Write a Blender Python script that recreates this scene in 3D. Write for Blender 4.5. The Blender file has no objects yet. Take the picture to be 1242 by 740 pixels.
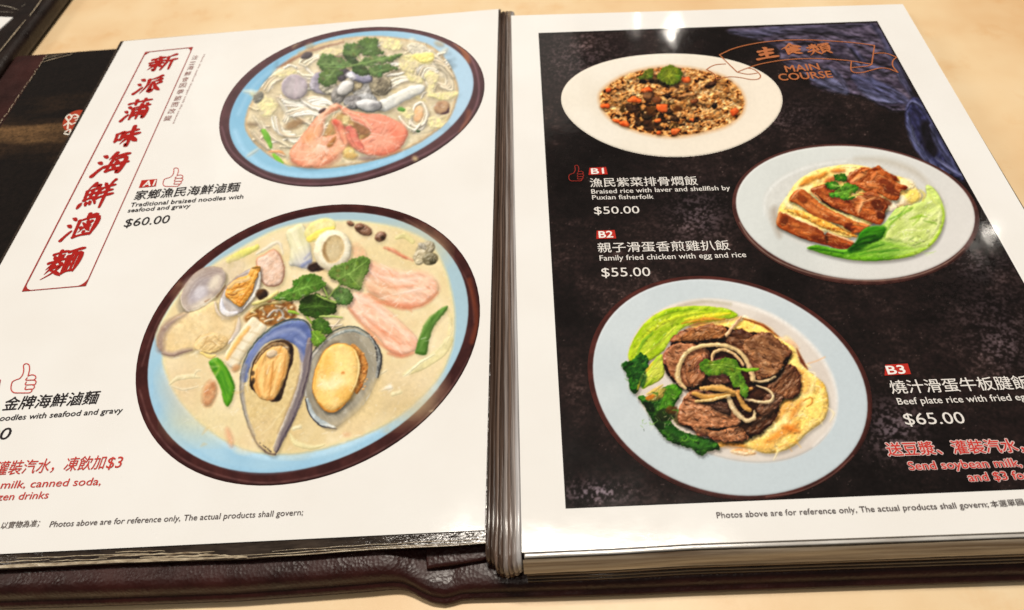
import bpy, bmesh, math, random
import numpy as np
from mathutils import Vector, Matrix

sc = bpy.context.scene
COL = sc.collection
W, H = 1242, 740                 # the photograph's own pixels, used for measuring on the table and the pages
# ------------------------------------------------------------------ camera
F = 930.0                        # focal length in photo pixels (26 mm phone lens)
CZ = 0.241                       # lens height over the table top, metres
d2 = np.array([612 - W / 2, -798 - H / 2, F]); d2 /= np.linalg.norm(d2)   # direction of the menu's spine
_a = -0.05; _b = -(d2[0] + _a * d2[1]) / d2[2]
d1 = np.array([1, _a, _b]); d1 /= np.linalg.norm(d1)
RW = np.stack([d1, d2, np.cross(d1, d2)])                                 # camera (x right, y down, z ahead) -> world
cam = bpy.data.objects.new('camera', bpy.data.cameras.new('camera')); COL.objects.link(cam)
M = Matrix.Identity(4)
for i in range(3): M[i][0], M[i][1], M[i][2] = RW[i, 0], -RW[i, 1], -RW[i, 2]
M[2][3] = CZ
cam.matrix_world = M
cam.data.sensor_width = 36; cam.data.lens = 36 * F / W
cam.data.clip_start = .005; cam.data.clip_end = 50
cam.data.dof.use_dof = True; cam.data.dof.focus_distance = .27; cam.data.dof.aperture_fstop = 18
sc.camera = cam

def at(px, py, z=0.):
    """the point at height z that the photograph shows at this pixel"""
    v = RW @ np.array([px - W / 2, py - H / 2, F]); k = (z - CZ) / v[2]
    return Vector((v[0] * k, v[1] * k, z))

# ------------------------------------------------------------------ light: warm ceiling lamps of the restaurant, plus lamps added for haze and edge highlights
w = bpy.data.worlds.new('World'); sc.world = w; w.use_nodes = True
bg = w.node_tree.nodes['Background']; bg.inputs[0].default_value = (1.0, .92, .82, 1); bg.inputs[1].default_value = .12
def lamp(name, kind, loc, aim, energy, size, color=(1, .92, .81), shape='DISK', sy=None):
    l = bpy.data.lights.new(name, kind); l.energy = energy; l.color = color
    l.shape = shape; l.size = size
    if sy: l.size_y = sy
    o = bpy.data.objects.new(name, l); COL.objects.link(o); o.location = loc
    o.rotation_euler = (Vector(aim) - Vector(loc)).to_track_quat('-Z', 'Y').to_euler()
    return o
lamp('ceiling_panel', 'AREA', (.05, .74, 2.0), (0, .25, 0), 39, .8, shape='RECTANGLE', sy=.22)
lamp('side_lamp', 'AREA', (-1.75, .45, 1.5), (0, .2, 0), 8, .5, shape='RECTANGLE', sy=.5)
lamp('added_edge_lamp', 'AREA', (-.12, -.42, 1.9), (0, .1, 0), 2.6, .07)  # added behind the viewer to put highlights on the rounded edges
lamp('added_haze_lamp', 'AREA', (-.5, 2.2, 1.35), (0, .2, 0), 1.6, 1.3, shape='RECTANGLE', sy=.5)  # added so that its reflection hazes the top of the pages
def mirror_lamp(px, py, dist, energy, size):
    """a ceiling spot standing where the page's plastic reflects it"""
    p = at(px, py, .02); c = Vector((0, 0, CZ)); d = (p - c).normalized(); d.z = -d.z
    lamp('ceiling_spot', 'AREA', p + d * dist, p, energy, size)
mirror_lamp(815, 36, 1.6, .15, .018); mirror_lamp(772, 24, 1.6, .06, .012)
mirror_lamp(1200, 285, 1.5, .08, .012)
sc.view_settings.view_transform = 'Standard'; sc.view_settings.look = 'None'
sc.view_settings.exposure = 0.13; sc.view_settings.gamma = 1.0
# ---------------------------------------------------------------- print painter
# The dishes are photographs printed on the pages: their dots are computed here and
# laid on the paper as vertex colours of a fine flat grid.
def _h(ix, iy, s):
    n = (ix.astype(np.int64) * 374761393 + iy.astype(np.int64) * 668265263 + s * 1274126177) & 0x7fffffff
    n = ((n ^ (n >> 13)) * 1274126177) & 0x7fffffff
    n = n ^ (n >> 16)
    return (n & 0xffff) / 65535.0

def vnoise(x, y, s=0):
    ix = np.floor(x); iy = np.floor(y); fx = x - ix; fy = y - iy
    fx = fx * fx * (3 - 2 * fx); fy = fy * fy * (3 - 2 * fy)
    a = _h(ix, iy, s); b = _h(ix + 1, iy, s); c = _h(ix, iy + 1, s); d = _h(ix + 1, iy + 1, s)
    return (a + (b - a) * fx) * (1 - fy) + (c + (d - c) * fx) * fy

def fbm(x, y, sc=8., o=3, s=0, ang=0., st=1.):
    """noise in 0..1; sc = feature size, st = stretch along direction ang (degrees)"""
    ca, sa = math.cos(math.radians(ang)), math.sin(math.radians(ang))
    u = (x * ca + y * sa) / (sc * st); v = (-x * sa + y * ca) / sc
    r = 0; w = 0; a = 1.
    for k in range(o):
        r = r + a * vnoise(u * 2 ** k + 17.3 * k, v * 2 ** k - 9.1 * k, s + 7 * k); w += a; a *= .5
    return r / w

def sstep(a, b, x):
    t = np.clip((x - a) / (b - a), 0, 1)
    return t * t * (3 - 2 * t)

def spline(pts, closed=True, n=8):
    p = np.asarray(pts, float); N = len(p); out = []
    rng = range(N) if closed else range(N - 1)
    for i in rng:
        if closed: a, b, c, d = p[i - 1], p[i], p[(i + 1) % N], p[(i + 2) % N]
        else: a, b, c, d = p[max(i - 1, 0)], p[i], p[i + 1], p[min(i + 2, N - 1)]
        for t in np.arange(n) / n:
            out.append(.5 * (2 * b + (c - a) * t + (2 * a - 5 * b + 4 * c - d) * t * t + (3 * b - a - 3 * c + d) * t ** 3))
    if not closed: out.append(p[-1])
    return np.array(out)

class Pic:
    def __init__(s, x0, y0, x1, y1, dens):
        s.step = 1. / dens
        s.xs = np.arange(x0, x1, s.step); s.ys = np.arange(y0, y1, s.step)
        s.X, s.Y = np.meshgrid(s.xs, s.ys)
        s.C = np.zeros(s.X.shape + (3,)); s.I = np.full(s.X.shape, -1, int)
        s.names = []; s.cur = -1; s.L = None; s.o = (0, 0); s.k = 1.; s.sd_ = 1; s.softk = 1.; s.shk = 1.; s.outline = None
    def z(s, ox, oy, k): s.o = (ox, oy); s.k = float(k); return s
    def px(s, p): p = np.asarray(p, float); return p / s.k + np.array(s.o)
    def piece(s, name, label=None):
        if s.names and s.L is None: s.L = s.I >= 0      # nothing is printed outside the plate
        s.names.append((name, label)); s.cur = len(s.names) - 1
    def win(s, b, pad):
        i0 = max(int((b[0] - pad - s.xs[0]) / s.step), 0); i1 = min(int((b[2] + pad - s.xs[0]) / s.step) + 2, len(s.xs))
        j0 = max(int((b[1] - pad - s.ys[0]) / s.step), 0); j1 = min(int((b[3] + pad - s.ys[0]) / s.step) + 2, len(s.ys))
        return slice(j0, j1), slice(i0, i1)
    # signed distances (px, negative inside)
    def poly(s, pts, smooth=True, pad=12, n=6):
        p = s.px(spline(pts, True, n) if smooth else pts)
        w = s.win((p[:, 0].min(), p[:, 1].min(), p[:, 0].max(), p[:, 1].max()), pad)
        if s.outline is None: s.outline = p.copy()
        X, Y = s.X[w], s.Y[w]; d = np.full(X.shape, 1e9); ins = np.zeros(X.shape, bool)
        for i in range(len(p)):
            ax, ay = p[i - 1]; bx, by = p[i]; ex, ey = bx - ax, by - ay
            L = ex * ex + ey * ey
            if L < 1e-12: continue
            t = np.clip(((X - ax) * ex + (Y - ay) * ey) / L, 0, 1)
            d = np.minimum(d, (X - ax - t * ex) ** 2 + (Y - ay - t * ey) ** 2)
            c = (ay > Y) != (by > Y)
            if ey != 0: ins ^= c & (X < ex * (Y - ay) / ey + ax)
        d = np.sqrt(d)
        return w, np.where(ins, -d, d)
    def ell(s, cx, cy, rx, ry, a=0, pad=12):
        n = 40; t = np.linspace(0, 2 * np.pi, n, endpoint=False); ca, sa = math.cos(math.radians(a)), math.sin(math.radians(a))
        u, v = rx * np.cos(t), ry * np.sin(t)
        return s.poly(np.stack([cx + u * ca - v * sa, cy + u * sa + v * ca], 1), False, pad)
    def line(s, pts, wd, pad=9, smooth=True, n=6):
        """variable width stroke; wd = width or list of widths (current units)"""
        P = spline(pts, False, n) if smooth and len(pts) > 2 else np.asarray(pts, float)
        m = len(P); wd = np.interp(np.linspace(0, 1, m), np.linspace(0, 1, np.size(wd)), np.atleast_1d(wd)) / s.k / 2
        p = s.px(P); g = wd.max() + pad
        w = s.win((p[:, 0].min(), p[:, 1].min(), p[:, 0].max(), p[:, 1].max()), g)
        X, Y = s.X[w], s.Y[w]; d = np.full(X.shape, 1e9)
        for i in range(m - 1):
            ax, ay = p[i]; ex, ey = p[i + 1] - p[i]; L = ex * ex + ey * ey + 1e-12
            t = np.clip(((X - ax) * ex + (Y - ay) * ey) / L, 0, 1)
            d = np.minimum(d, np.hypot(X - ax - t * ex, Y - ay - t * ey) - (wd[i] + t * (wd[i + 1] - wd[i])))
        return w, d
    def put(s, wd, c, c2=None, r=4., lit=.5, amb=None, bump=0., bs=4., soft=.9, spec=0., sp=18, var=.5, vs=7., va=0., vst=1.,
            op=1., shadow=0., sh=(1.5, 2.5), grad=None, edge=None, keep=False, seed=None, jag=0., js=3., core=None, pad=0, tex=.13):
        """paint a shape: c..c2 mixed by noise, rounded over r px, lit by strength lit, bump = texture relief"""
        w, sd = wd; X, Y = s.X[w], s.Y[w]
        if sd.size == 0: return
        soft = soft * s.softk; shadow = shadow * s.shk; s.sd_ += 1; lit = lit * .68; S = s.sd_ * 13 if seed is None else seed
        if jag: sd = sd + jag * (fbm(X, Y, js, 2, S + 91) - .5) * 2
        C = s.C[w]
        if shadow:
            ox, oy = int(round(sh[0] / s.step)), int(round(sh[1] / s.step))
            q = np.full(sd.shape, 9.); h, ww = sd.shape
            if h > abs(oy) and ww > abs(ox):
                q[max(oy, 0):h + min(oy, 0), max(ox, 0):ww + min(ox, 0)] = sd[max(-oy, 0):h - max(oy, 0), max(-ox, 0):ww - max(ox, 0)]
            C *= (1 - shadow * sstep(3.5, -2., q))[..., None]
        d = -sd; t = np.clip(d / r, 0, 1)
        h = r * np.sqrt(np.clip(1 - (1 - t) ** 2, 0, 1)) * .6
        if bump: h = h + .75 * bump * fbm(X, Y, bs, 3, S + 3, va, vst)
        if min(h.shape) > 2:
            gy, gx = np.gradient(h, s.step)
        else: gx = gy = np.zeros_like(h)
        nz = 1 / np.sqrt(gx * gx + gy * gy + 1)
        lx, ly, lz = -.35, -.62, .70
        lam = (-gx * lx - gy * ly + lz) * nz / lz
        col = np.array(c, float)
        if c2 is not None:
            f = sstep(.5 - .28, .5 + .28, fbm(X, Y, vs, 3, S + 5, va, vst) + (var - .5))[..., None]
            col = col * (1 - f) + np.array(c2, float) * f
        if grad is not None:      # (x,y) -> (x,y) in current units: towards colour
            (p0, p1, gc) = grad; p0 = s.px(p0); p1 = s.px(p1); e = p1 - p0
            f = sstep(0, 1, ((X - p0[0]) * e[0] + (Y - p0[1]) * e[1]) / (e @ e))[..., None]
            col = col * (1 - f) + np.array(gc, float) * f
        if core is not None:      # colour away from the border: (depth px, colour)
            f = sstep(0, core[0], d)[..., None]; col = col * (1 - f) + np.array(core[1], float) * f
        if edge is not None:      # (width, colour)
            f = sstep(edge[0], 0, d)[..., None]; col = col * (1 - f) + np.array(edge[1], float) * f
        sh_ = 1 + lit * (np.clip(lam, 0, 1.6) - 1)
        col = col * sh_[..., None] * (1 + tex * (fbm(X, Y, 3.2, 3, S + 57, va, vst) - .5))[..., None]
        if spec:
            hx, hy, hz = -.19, -.34, .92
            sp_ = np.clip((-gx * hx - gy * hy + hz) * nz, 0, 1) ** sp
            col = col + (255 - col) * (spec * sp_)[..., None]
        a = np.clip(.5 + d / soft, 0, 1) * op
        if s.L is not None: a = a * s.L[w]
        s.C[w] = C * (1 - a[..., None]) + col * a[..., None]
        if not keep and s.cur >= 0:
            I = s.I[w]; I[(d > .8) if s.L is None and s.cur == 0 and not (s.I >= 0).any() else (a > .5)] = s.cur
    def take(s, A, dx, dy):
        h, w = s.X.shape; j, i = np.mgrid[0:h, 0:w]
        u = np.clip(i + dx / s.step, 0, w - 1.001); v = np.clip(j + dy / s.step, 0, h - 1.001)
        if A.ndim == 2: return A[np.rint(v).astype(int), np.rint(u).astype(int)]
        iu, iv = u.astype(int), v.astype(int); fu, fv = (u - iu)[..., None], (v - iv)[..., None]
        return (A[iv, iu] * (1 - fu) + A[iv, iu + 1] * fu) * (1 - fv) + (A[iv + 1, iu] * (1 - fu) + A[iv + 1, iu + 1] * fu) * fv
    def smear(s, amt=.35, warp=.8, wet=.4, det=.10, drk=.10, loc=.4, tint=(1, 1, 1)):
        """ragged edges of real food, wet glints, the softness of print and lens"""
        X, Y = s.X, s.Y
        m = (s.I > 0).astype(float)
        for k in range(3):
            for ax in (0, 1): m = (m + np.roll(m, 2, ax) + np.roll(m, -2, ax)) / 3
        dx = warp * (2.2 * (fbm(X, Y, 6, 2, 301) - .5) + 1.2 * (vnoise(X / 2.3, Y / 2.3, 302) - .5)) * m
        dy = warp * (2.2 * (fbm(X, Y, 6, 2, 303) - .5) + 1.2 * (vnoise(X / 2.3, Y / 2.3, 304) - .5)) * m
        s.C = s.take(s.C, dx, dy); s.I = s.take(s.I, dx, dy)
        food = np.clip(m * 1.2, 0, 1)
        L = s.C.mean(2)
        n = .5 * vnoise(X / 1.5, Y / 1.5, 305) + .5 * fbm(X, Y, 3.5, 2, 306)
        s.C = s.C * (1 + food * det * (n - .5))[..., None]
        g = sstep(.74, .90, fbm(X, Y, 3.0, 2, 307, -25, 1.6)) * food * wet * np.clip((L - 50) / 120, .15, 1)
        s.C = s.C + (255 - s.C) * (g * .75)[..., None]
        d = sstep(.70, .88, fbm(X, Y, 4.0, 2, 311, 20, 1.4)) * food * drk; s.C = s.C * (1 - d)[..., None]
        # local contrast and tone of the print
        B = s.C
        for r in (int(5 / s.step), int(4 / s.step)):
            for ax in (0, 1):
                cs = np.cumsum(np.concatenate([np.repeat(np.take(B, [0], ax), r + 1, ax), B, np.repeat(np.take(B, [-1], ax), r, ax)], ax), ax); n_ = B.shape[ax]
                B = (np.take(cs, range(2 * r + 1, 2 * r + 1 + n_), ax) - np.take(cs, range(0, n_), ax)) / (2 * r + 1)
        s.C = s.C + (s.C - B) * (loc * food)[..., None]
        s.C = s.C * (1 + (np.array(tint) - 1) * food[..., None])
        C = s.C
        for ax in (0, 1):
            q = np.roll(C, 1, ax) + np.roll(C, -1, ax)
            C = C * (1 - amt) + q * amt / 2
        m = C.mean(2, keepdims=True); C = m + (C - m) * 1.07; s.C = np.clip(150 + (C - 150) * 1.09 + 4, 0, 252)
    def grain(s, a=3.):
        s.C = s.C * (1 + (fbm(s.X, s.Y, 1.6, 2, 5) - .5)[..., None] * a / 60)

rnd = random.Random(11)
def jit(c, a=12):
    k = rnd.uniform(-a, a)
    return tuple(min(255, max(0, v + k + rnd.uniform(-a, a) * .3)) for v in c)

def efit(pts, order=3, n=90):
    """smooth plate outline through measured points: best ellipse plus a little of its higher harmonics"""
    p = np.asarray(pts, float); m = p.mean(0); s = p.std(); q = (p - m) / s; x, y = q.T
    a = np.linalg.lstsq(np.stack([x * x, x * y, y * y, x, y], 1), np.ones(len(x)), rcond=None)[0]
    A = np.array([[a[0], a[1] / 2], [a[1] / 2, a[2]]]); c = np.linalg.solve(-2 * A, a[3:5]); A = A / (1 + c @ A @ c)
    L = np.linalg.cholesky(A).T; u = (q - c) @ L.T; th = np.arctan2(u[:, 1], u[:, 0]); r = np.hypot(u[:, 0], u[:, 1])
    def B(t): return np.stack([np.ones_like(t)] + [f(k * t) for k in range(1, order + 1) for f in (np.cos, np.sin)], 1)
    D = B(th); k = np.linalg.solve(D.T @ D + .8 * np.eye(D.shape[1]) * np.array([0] + [1] * (2 * order)), D.T @ (r - 1))
    t = np.linspace(0, 2 * np.pi, n, endpoint=False); rr = 1 + B(t) @ k
    return (np.stack([rr * np.cos(t), rr * np.sin(t)], 1) @ np.linalg.inv(L).T + c) * s + m

def inside(x, y, poly):
    r = False; n = len(poly)
    for i in range(n):
        ax, ay = poly[i - 1]; bx, by = poly[i]
        if (ay > y) != (by > y) and x < (bx - ax) * (y - ay) / (by - ay) + ax: r = not r
    return r

def toothed(P, pts, amp=1.1, period=4.6):
    """leaf outline with teeth (amp, period in px)"""
    q = spline(pts, True, 14); d = np.roll(q, -1, 0) - q; L = np.hypot(d[:, 0], d[:, 1]); s = np.cumsum(L) * 1. / P.k
    nr = np.stack([d[:, 1], -d[:, 0]], 1) / (L[:, None] + 1e-9)
    cx, cy = q.mean(0); sg = np.sign(np.sum(nr * (q - [cx, cy]), 1).mean())
    t = np.abs(((s / period) % 1) * 2 - 1); t2 = np.abs(((s / period / 2.7) % 1) * 2 - 1)
    return q + nr * sg * ((t - .5) * amp + (t2 - .5) * amp * 1.3)[:, None] * P.k

def leaf(P, pts, c=(98, 132, 54), c2=(66, 98, 36), veins=(), shadow=.35, amp=1.1, **kw):
    q = toothed(P, pts, amp)
    P.put(P.poly(q, False), c, c2, r=3, lit=.5, bump=2.0, bs=3.5, vs=5, shadow=shadow, soft=1.1, **kw)
    cx, cy = np.mean(np.asarray(pts, float), 0)
    for k in range(0, len(pts)):
        x, y = pts[k]; P.put(P.line([(cx, cy), ((cx + x * 2) / 3 + rnd.uniform(-1, 1) * P.k, (cy + y * 2) / 3)], [1.1 * P.k, .6 * P.k]), tuple(min(255, v * 1.22 + 10) for v in c), lit=0, op=.38, soft=1.4)
        if k % 2: P.put(P.ell(cx * .4 + x * .6, cy * .4 + y * .6, 2.4 * P.k, 1.5 * P.k, rnd.uniform(0, 180)), tuple(v * rnd.choice([.72, 1.2]) for v in c), lit=0, op=.35, soft=2.5)
    for v in veins: P.put(P.line(v, [.9 * P.k, .4 * P.k]), tuple(min(255, v_ * 1.35 + 20) for v_ in c), lit=0, op=.6, soft=1.2)

def meat(P, pts, c, c2, ang=0., n=30, shadow=.4, light=(226, 180, 146), dark=(52, 32, 24), ln=5., **kw):
    """a slice of cooked meat: fibres along ang, wet glints, a dark lower edge"""
    kw.setdefault('bump', 4); kw.setdefault('spec', .22)
    P.put(P.poly(pts), c, c2, r=4, lit=.6, bs=5, vs=6, va=ang, vst=2.2, soft=1.2, jag=1.8, js=4, shadow=shadow, **kw)
    q = spline(pts, True, 4); lo, hi = q.min(0), q.max(0); ca, sa = math.cos(math.radians(ang)), math.sin(math.radians(ang)); k = P.k
    for i in range(n):
        x, y = rnd.uniform(lo[0], hi[0]), rnd.uniform(lo[1], hi[1]); aa = math.radians(ang + rnd.gauss(0, 38)); ca, sa = math.cos(aa), math.sin(aa)
        if not inside(x, y, q): continue
        l = rnd.uniform(.5, 1.3) * ln * k; bnd = rnd.uniform(-.25, .25) * l; t = rnd.random()
        if t < .36: cc, op, wd = dark, rnd.uniform(.35, .75), rnd.uniform(.7, 1.5) * k
        elif t < .66: cc, op, wd = tuple(min(255, v * 1.28 + 6) for v in c), rnd.uniform(.35, .7), rnd.uniform(.8, 2.) * k
        elif t < .86: cc, op, wd = tuple(v * .74 for v in c), rnd.uniform(.4, .7), rnd.uniform(1., 2.6) * k
        else: cc, op, wd, l = light, rnd.uniform(.4, .8), rnd.uniform(.6, 1.1) * k, l * .5
        P.put(P.line([(x - ca * l / 2, y - sa * l / 2), (x - sa * bnd, y + ca * bnd), (x + ca * l / 2, y + sa * l / 2)], [wd * .4, wd, wd * .4], n=3), cc, lit=.2, op=op, soft=1.2)
    # lit upper rim, dark lower rim
    for i in range(len(q)):
        a, b = q[i - 1], q[i]
        if i % 2: continue
        up = (b[0] - a[0]); cc = q.mean(0)
        if (a[1] + b[1]) / 2 < cc[1]: P.put(P.line([a, b], .8 * k), tuple(min(255, v * 1.4 + 12) for v in c), lit=0, op=.45, soft=1.2)
        else: P.put(P.line([a, b], 1.2 * k), dark, lit=0, op=.28, soft=2.)
# ---------------------------------------------------------------- scene helpers
def lin(c):
    c = np.asarray(c, float) / 255.
    return np.where(c <= .04045, c / 12.92, ((c + .055) / 1.055) ** 2.4)
INK = np.array([.93, .99, 1.08]) * .90        # what the warm light does to white, taken out of the printed colours
def ink(c): return tuple(np.clip(lin(c) * INK, 0, .95))

class N:
    """tiny node-tree helper"""
    def __init__(s, name):
        s.m = bpy.data.materials.new(name); s.m.use_nodes = True; s.t = s.m.node_tree; s.b = s.t.nodes['Principled BSDF']
    def n(s, kind, **kw):
        q = s.t.nodes.new(kind)
        for k, v in kw.items():
            if k in q.inputs.keys(): q.inputs[k].default_value = v
            else: setattr(q, k, v)
        return q
    def l(s, a, b): s.t.links.new(a, b)
    def noise(s, scale, detail=3, rough=.5, vec=None, stretch=None):
        g = s.n('ShaderNodeNewGeometry'); src = g.outputs['Position']
        if stretch:
            mp = s.n('ShaderNodeMapping'); mp.inputs['Scale'].default_value = stretch; s.l(src, mp.inputs['Vector']); src = mp.outputs[0]
        q = s.n('ShaderNodeTexNoise'); q.inputs['Scale'].default_value = scale; q.inputs['Detail'].default_value = detail; q.inputs['Roughness'].default_value = rough
        s.l(src, q.inputs['Vector']); return q.outputs['Fac']
    def ramp(s, fac, stops):
        r = s.n('ShaderNodeValToRGB'); e = r.color_ramp.elements
        while len(e) < len(stops): e.new(.5)
        for i, (p, c) in enumerate(stops): e[i].position = p; e[i].color = tuple(c) + (1,)
        s.l(fac, r.inputs[0]); return r.outputs[0]
    def bump(s, fac, strength, dist, to='Normal', prev=None):
        b = s.n('ShaderNodeBump'); b.inputs['Strength'].default_value = strength; b.inputs['Distance'].default_value = dist
        s.l(fac, b.inputs['Height'])
        if prev is not None: s.l(prev, b.inputs['Normal'])
        s.l(b.outputs[0], s.b.inputs[to]); return b.outputs[0]
    def set(s, **kw):
        for k, v in kw.items():
            k = k.replace('_', ' ')
            s.b.inputs[k].default_value = v if not isinstance(v, tuple) else tuple(v) + (1,)
        return s

def film(q, bump=True):
    """printed paper under a clear plastic film: glossy coat with slow waves"""
    q.set(Roughness=.6, Coat_Weight=.6, Coat_Roughness=.07, Coat_IOR=1.45); q.b.inputs['Specular IOR Level'].default_value = .05
    r = q.ramp(q.noise(55, 4, .65), [(.36, (.06,) * 3), (.66, (.10,) * 3)]); q.l(r, q.b.inputs['Coat Roughness'])     # handled film: wiped and smudged
    if bump:
        a = q.bump(q.noise(24, 2, .5, stretch=(1.6, .8, 0)), .05, .004, 'Coat Normal')
        q.bump(q.noise(200, 2, .5), .03, .0006, 'Coat Normal', a)
    return q
MAT = {}
def ink_mat(c, name=None):
    k = ('ink',) + tuple(c)
    if k not in MAT:
        q = film(N(name or 'print_ink')); q.set(Base_Color=ink(c)); MAT[k] = q.m
    return MAT[k]
def mat_vcol():
    q = film(N('printed_picture')); a = q.n('ShaderNodeVertexColor', layer_name='Col'); q.l(a.outputs[0], q.b.inputs['Base Color']); return q.m
def mat_paper():
    q = film(N('printed_paper')); c = q.ramp(q.noise(30, 3), [(.3, ink((243, 235, 224))), (.7, ink((247, 240, 230)))]); q.l(c, q.b.inputs['Base Color']); return q.m
def mat_leather(name, c1, c2, rough=.34):
    q = N(name); c = q.ramp(q.noise(60, 5, .6), [(.3, ink(c1)), (.72, ink(c2))]); q.l(c, q.b.inputs['Base Color'])
    v = q.n('ShaderNodeTexVoronoi'); v.inputs['Scale'].default_value = 900
    g = q.n('ShaderNodeNewGeometry'); q.l(g.outputs['Position'], v.inputs['Vector'])
    r = q.ramp(q.noise(120, 4, .6), [(.3, (rough * .8,) * 3), (.7, (rough * 1.5,) * 3)]); q.l(r, q.b.inputs['Roughness'])
    q.b.inputs['Specular IOR Level'].default_value = .3
    b = q.bump(v.outputs['Distance'], .4, .0003); q.bump(q.noise(110, 4), .22, .0012, 'Normal', b)
    return q.m
def mat_table():
    q = N('cream_table'); n1 = q.noise(9, 4, .6); n2 = q.noise(38, 5, .65)
    c = q.ramp(n1, [(.30, ink((232, 186, 132))), (.52, ink((244, 209, 160))), (.75, ink((250, 222, 179)))])
    c2 = q.ramp(n2, [(.55, (1, 1, 1)), (.78, (.93, .82, .70))])
    m = q.n('ShaderNodeMix', data_type='RGBA', blend_type='MULTIPLY'); m.inputs[0].default_value = 1.
    q.l(c, m.inputs[6]); q.l(c2, m.inputs[7]); q.l(m.outputs[2], q.b.inputs['Base Color'])
    q.set(Roughness=.38); q.b.inputs['Specular IOR Level'].default_value = .3; q.bump(q.noise(400, 3), .08, .0004)
    return q.m
def mat_plastic(name, c1, c2, stretch, alpha=1., rough=.16, scale=300):
    q = N(name); f = q.noise(scale, 4, .6, stretch=stretch)
    c = q.ramp(f, [(.32, ink(c1)), (.70, ink(c2))]); q.l(c, q.b.inputs['Base Color'])
    q.set(Roughness=rough, Alpha=alpha, IOR=1.5); q.bump(f, .35 if scale not in (190, 200) else .12, .0008); return q.m
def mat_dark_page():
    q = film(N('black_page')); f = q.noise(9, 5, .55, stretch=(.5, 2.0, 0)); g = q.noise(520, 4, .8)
    c = q.ramp(f, [(.50, ink((20, 13, 10))), (.57, ink((44, 30, 19))), (.66, ink((124, 92, 58)))])  # brown bands: a reflected sheen painted into the page colour
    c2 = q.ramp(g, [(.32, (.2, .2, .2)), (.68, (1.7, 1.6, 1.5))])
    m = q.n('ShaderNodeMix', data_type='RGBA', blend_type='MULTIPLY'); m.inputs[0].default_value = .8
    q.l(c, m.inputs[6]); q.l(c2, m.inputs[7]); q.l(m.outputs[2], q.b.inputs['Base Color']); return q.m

def link(name, me, mat=None, parent=None, label=None, kind=None):
    o = bpy.data.objects.new(name, me); COL.objects.link(o)
    if mat is not None and not me.materials: me.materials.append(mat)
    if parent is not None: o.parent = parent
    if label: o['label'] = label
    if kind: o['kind'] = kind
    return o
def empty(name, loc, label, cat):
    o = bpy.data.objects.new(name, None); COL.objects.link(o); o.location = (0, 0, 0); o.empty_display_size = .02
    o['label'] = label; o['category'] = cat; return o
def mesh(verts, faces, smooth=False):
    me = bpy.data.meshes.new('shape'); me.from_pydata([tuple(v) for v in verts], [], faces); me.update()
    if smooth:
        for p in me.polygons: p.use_smooth = True
    return me
def slab(pts, z0, z1, bevel=0., seg=3):
    """solid plate: plan outline pts (world x,y), from z0 to z1, upper and lower rims rounded"""
    n = len(pts); bm = bmesh.new()
    a = [bm.verts.new((p[0], p[1], z0)) for p in pts]; b = [bm.verts.new((p[0], p[1], z1)) for p in pts]
    bm.faces.new(b); bm.faces.new(a[::-1])
    for i in range(n): bm.faces.new((a[i], a[(i + 1) % n], b[(i + 1) % n], b[i]))
    bmesh.ops.recalc_face_normals(bm, faces=bm.faces)
    if bevel:
        e = [e for e in bm.edges if abs(e.verts[0].co.z - e.verts[1].co.z) < 1e-7]
        bmesh.ops.bevel(bm, geom=e, offset=bevel, segments=seg, profile=.5, affect='EDGES', clamp_overlap=True)
    me = bpy.data.meshes.new('shape'); bm.to_mesh(me); bm.free()
    for p in me.polygons: p.use_smooth = len(p.vertices) <= 4 and bevel > 0
    return me
def sheet(pts): return mesh(pts, [tuple(range(len(pts)))])
def q3(p, z): return [at(x, y, z) for x, y in p]

def ribbon(pts, widths, z, step=0.):
    """flat brush strip through world points; widths in metres"""
    V, Fc = [], []
    P = [Vector((p[0], p[1], z)) for p in pts]; m = len(P)
    wd = np.interp(np.linspace(0, 1, m), np.linspace(0, 1, np.size(widths)), np.atleast_1d(widths)) / 2
    def cap(c, d, r, s):
        o = []
        for k in (60, 30, 0, -30, -60) if s > 0 else (120, 150, 180, 210, 240):
            a = math.radians(k); o.append(c + Vector((d.x * math.cos(a) - d.y * math.sin(a), d.x * math.sin(a) + d.y * math.cos(a), 0)) * r)
        return o
    L, R = [], []
    for i in range(m):
        d = (P[min(i + 1, m - 1)] - P[max(i - 1, 0)]); d = d.normalized() if d.length > 0 else Vector((1, 0, 0)); nrm = Vector((-d.y, d.x, 0))
        L.append(P[i] + nrm * wd[i]); R.append(P[i] - nrm * wd[i])
        if i == 0: d0 = d
    c1 = cap(P[-1], d, wd[-1], 1); c0 = cap(P[0], d0, wd[0], -1)
    V = L + R + c0 + c1
    for i in range(m - 1): Fc.append((i, m + i, m + i + 1, i + 1))
    b0 = 2 * m; b1 = b0 + 5
    Fc.append((0,) + tuple(b0 + k for k in range(5)) + (m,))
    Fc.append((2 * m - 1,) + tuple(b1 + k for k in range(4, -1, -1)) + (m - 1,))
    return V, Fc
def join(parts):
    V, Fc = [], []
    for v, f in parts:
        o = len(V); V += v; Fc += [tuple(i + o for i in q) for q in f]
    me = mesh(V, Fc); bm = bmesh.new(); bm.from_mesh(me)
    for f in bm.faces:
        if f.normal.z < 0: f.normal_flip()
    bm.to_mesh(me); bm.free(); return me
def px_strokes(strokes, z, width_px, dz=1.5e-6):
    """strokes given in photo pixels, lying on the page at height z; width in pixels at the spot"""
    out = []
    for k, s in enumerate(strokes):
        p = spline(s, False, 6) if len(s) > 2 else np.asarray(s, float)
        m = p[len(p) // 2]; sc_ = (at(m[0] + 1, m[1], z) - at(m[0], m[1], z)).length
        wpx = np.atleast_1d(width_px) * sc_
        out.append(ribbon([at(x, y, z) for x, y in p], wpx, z + k * dz))
    return out

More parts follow.
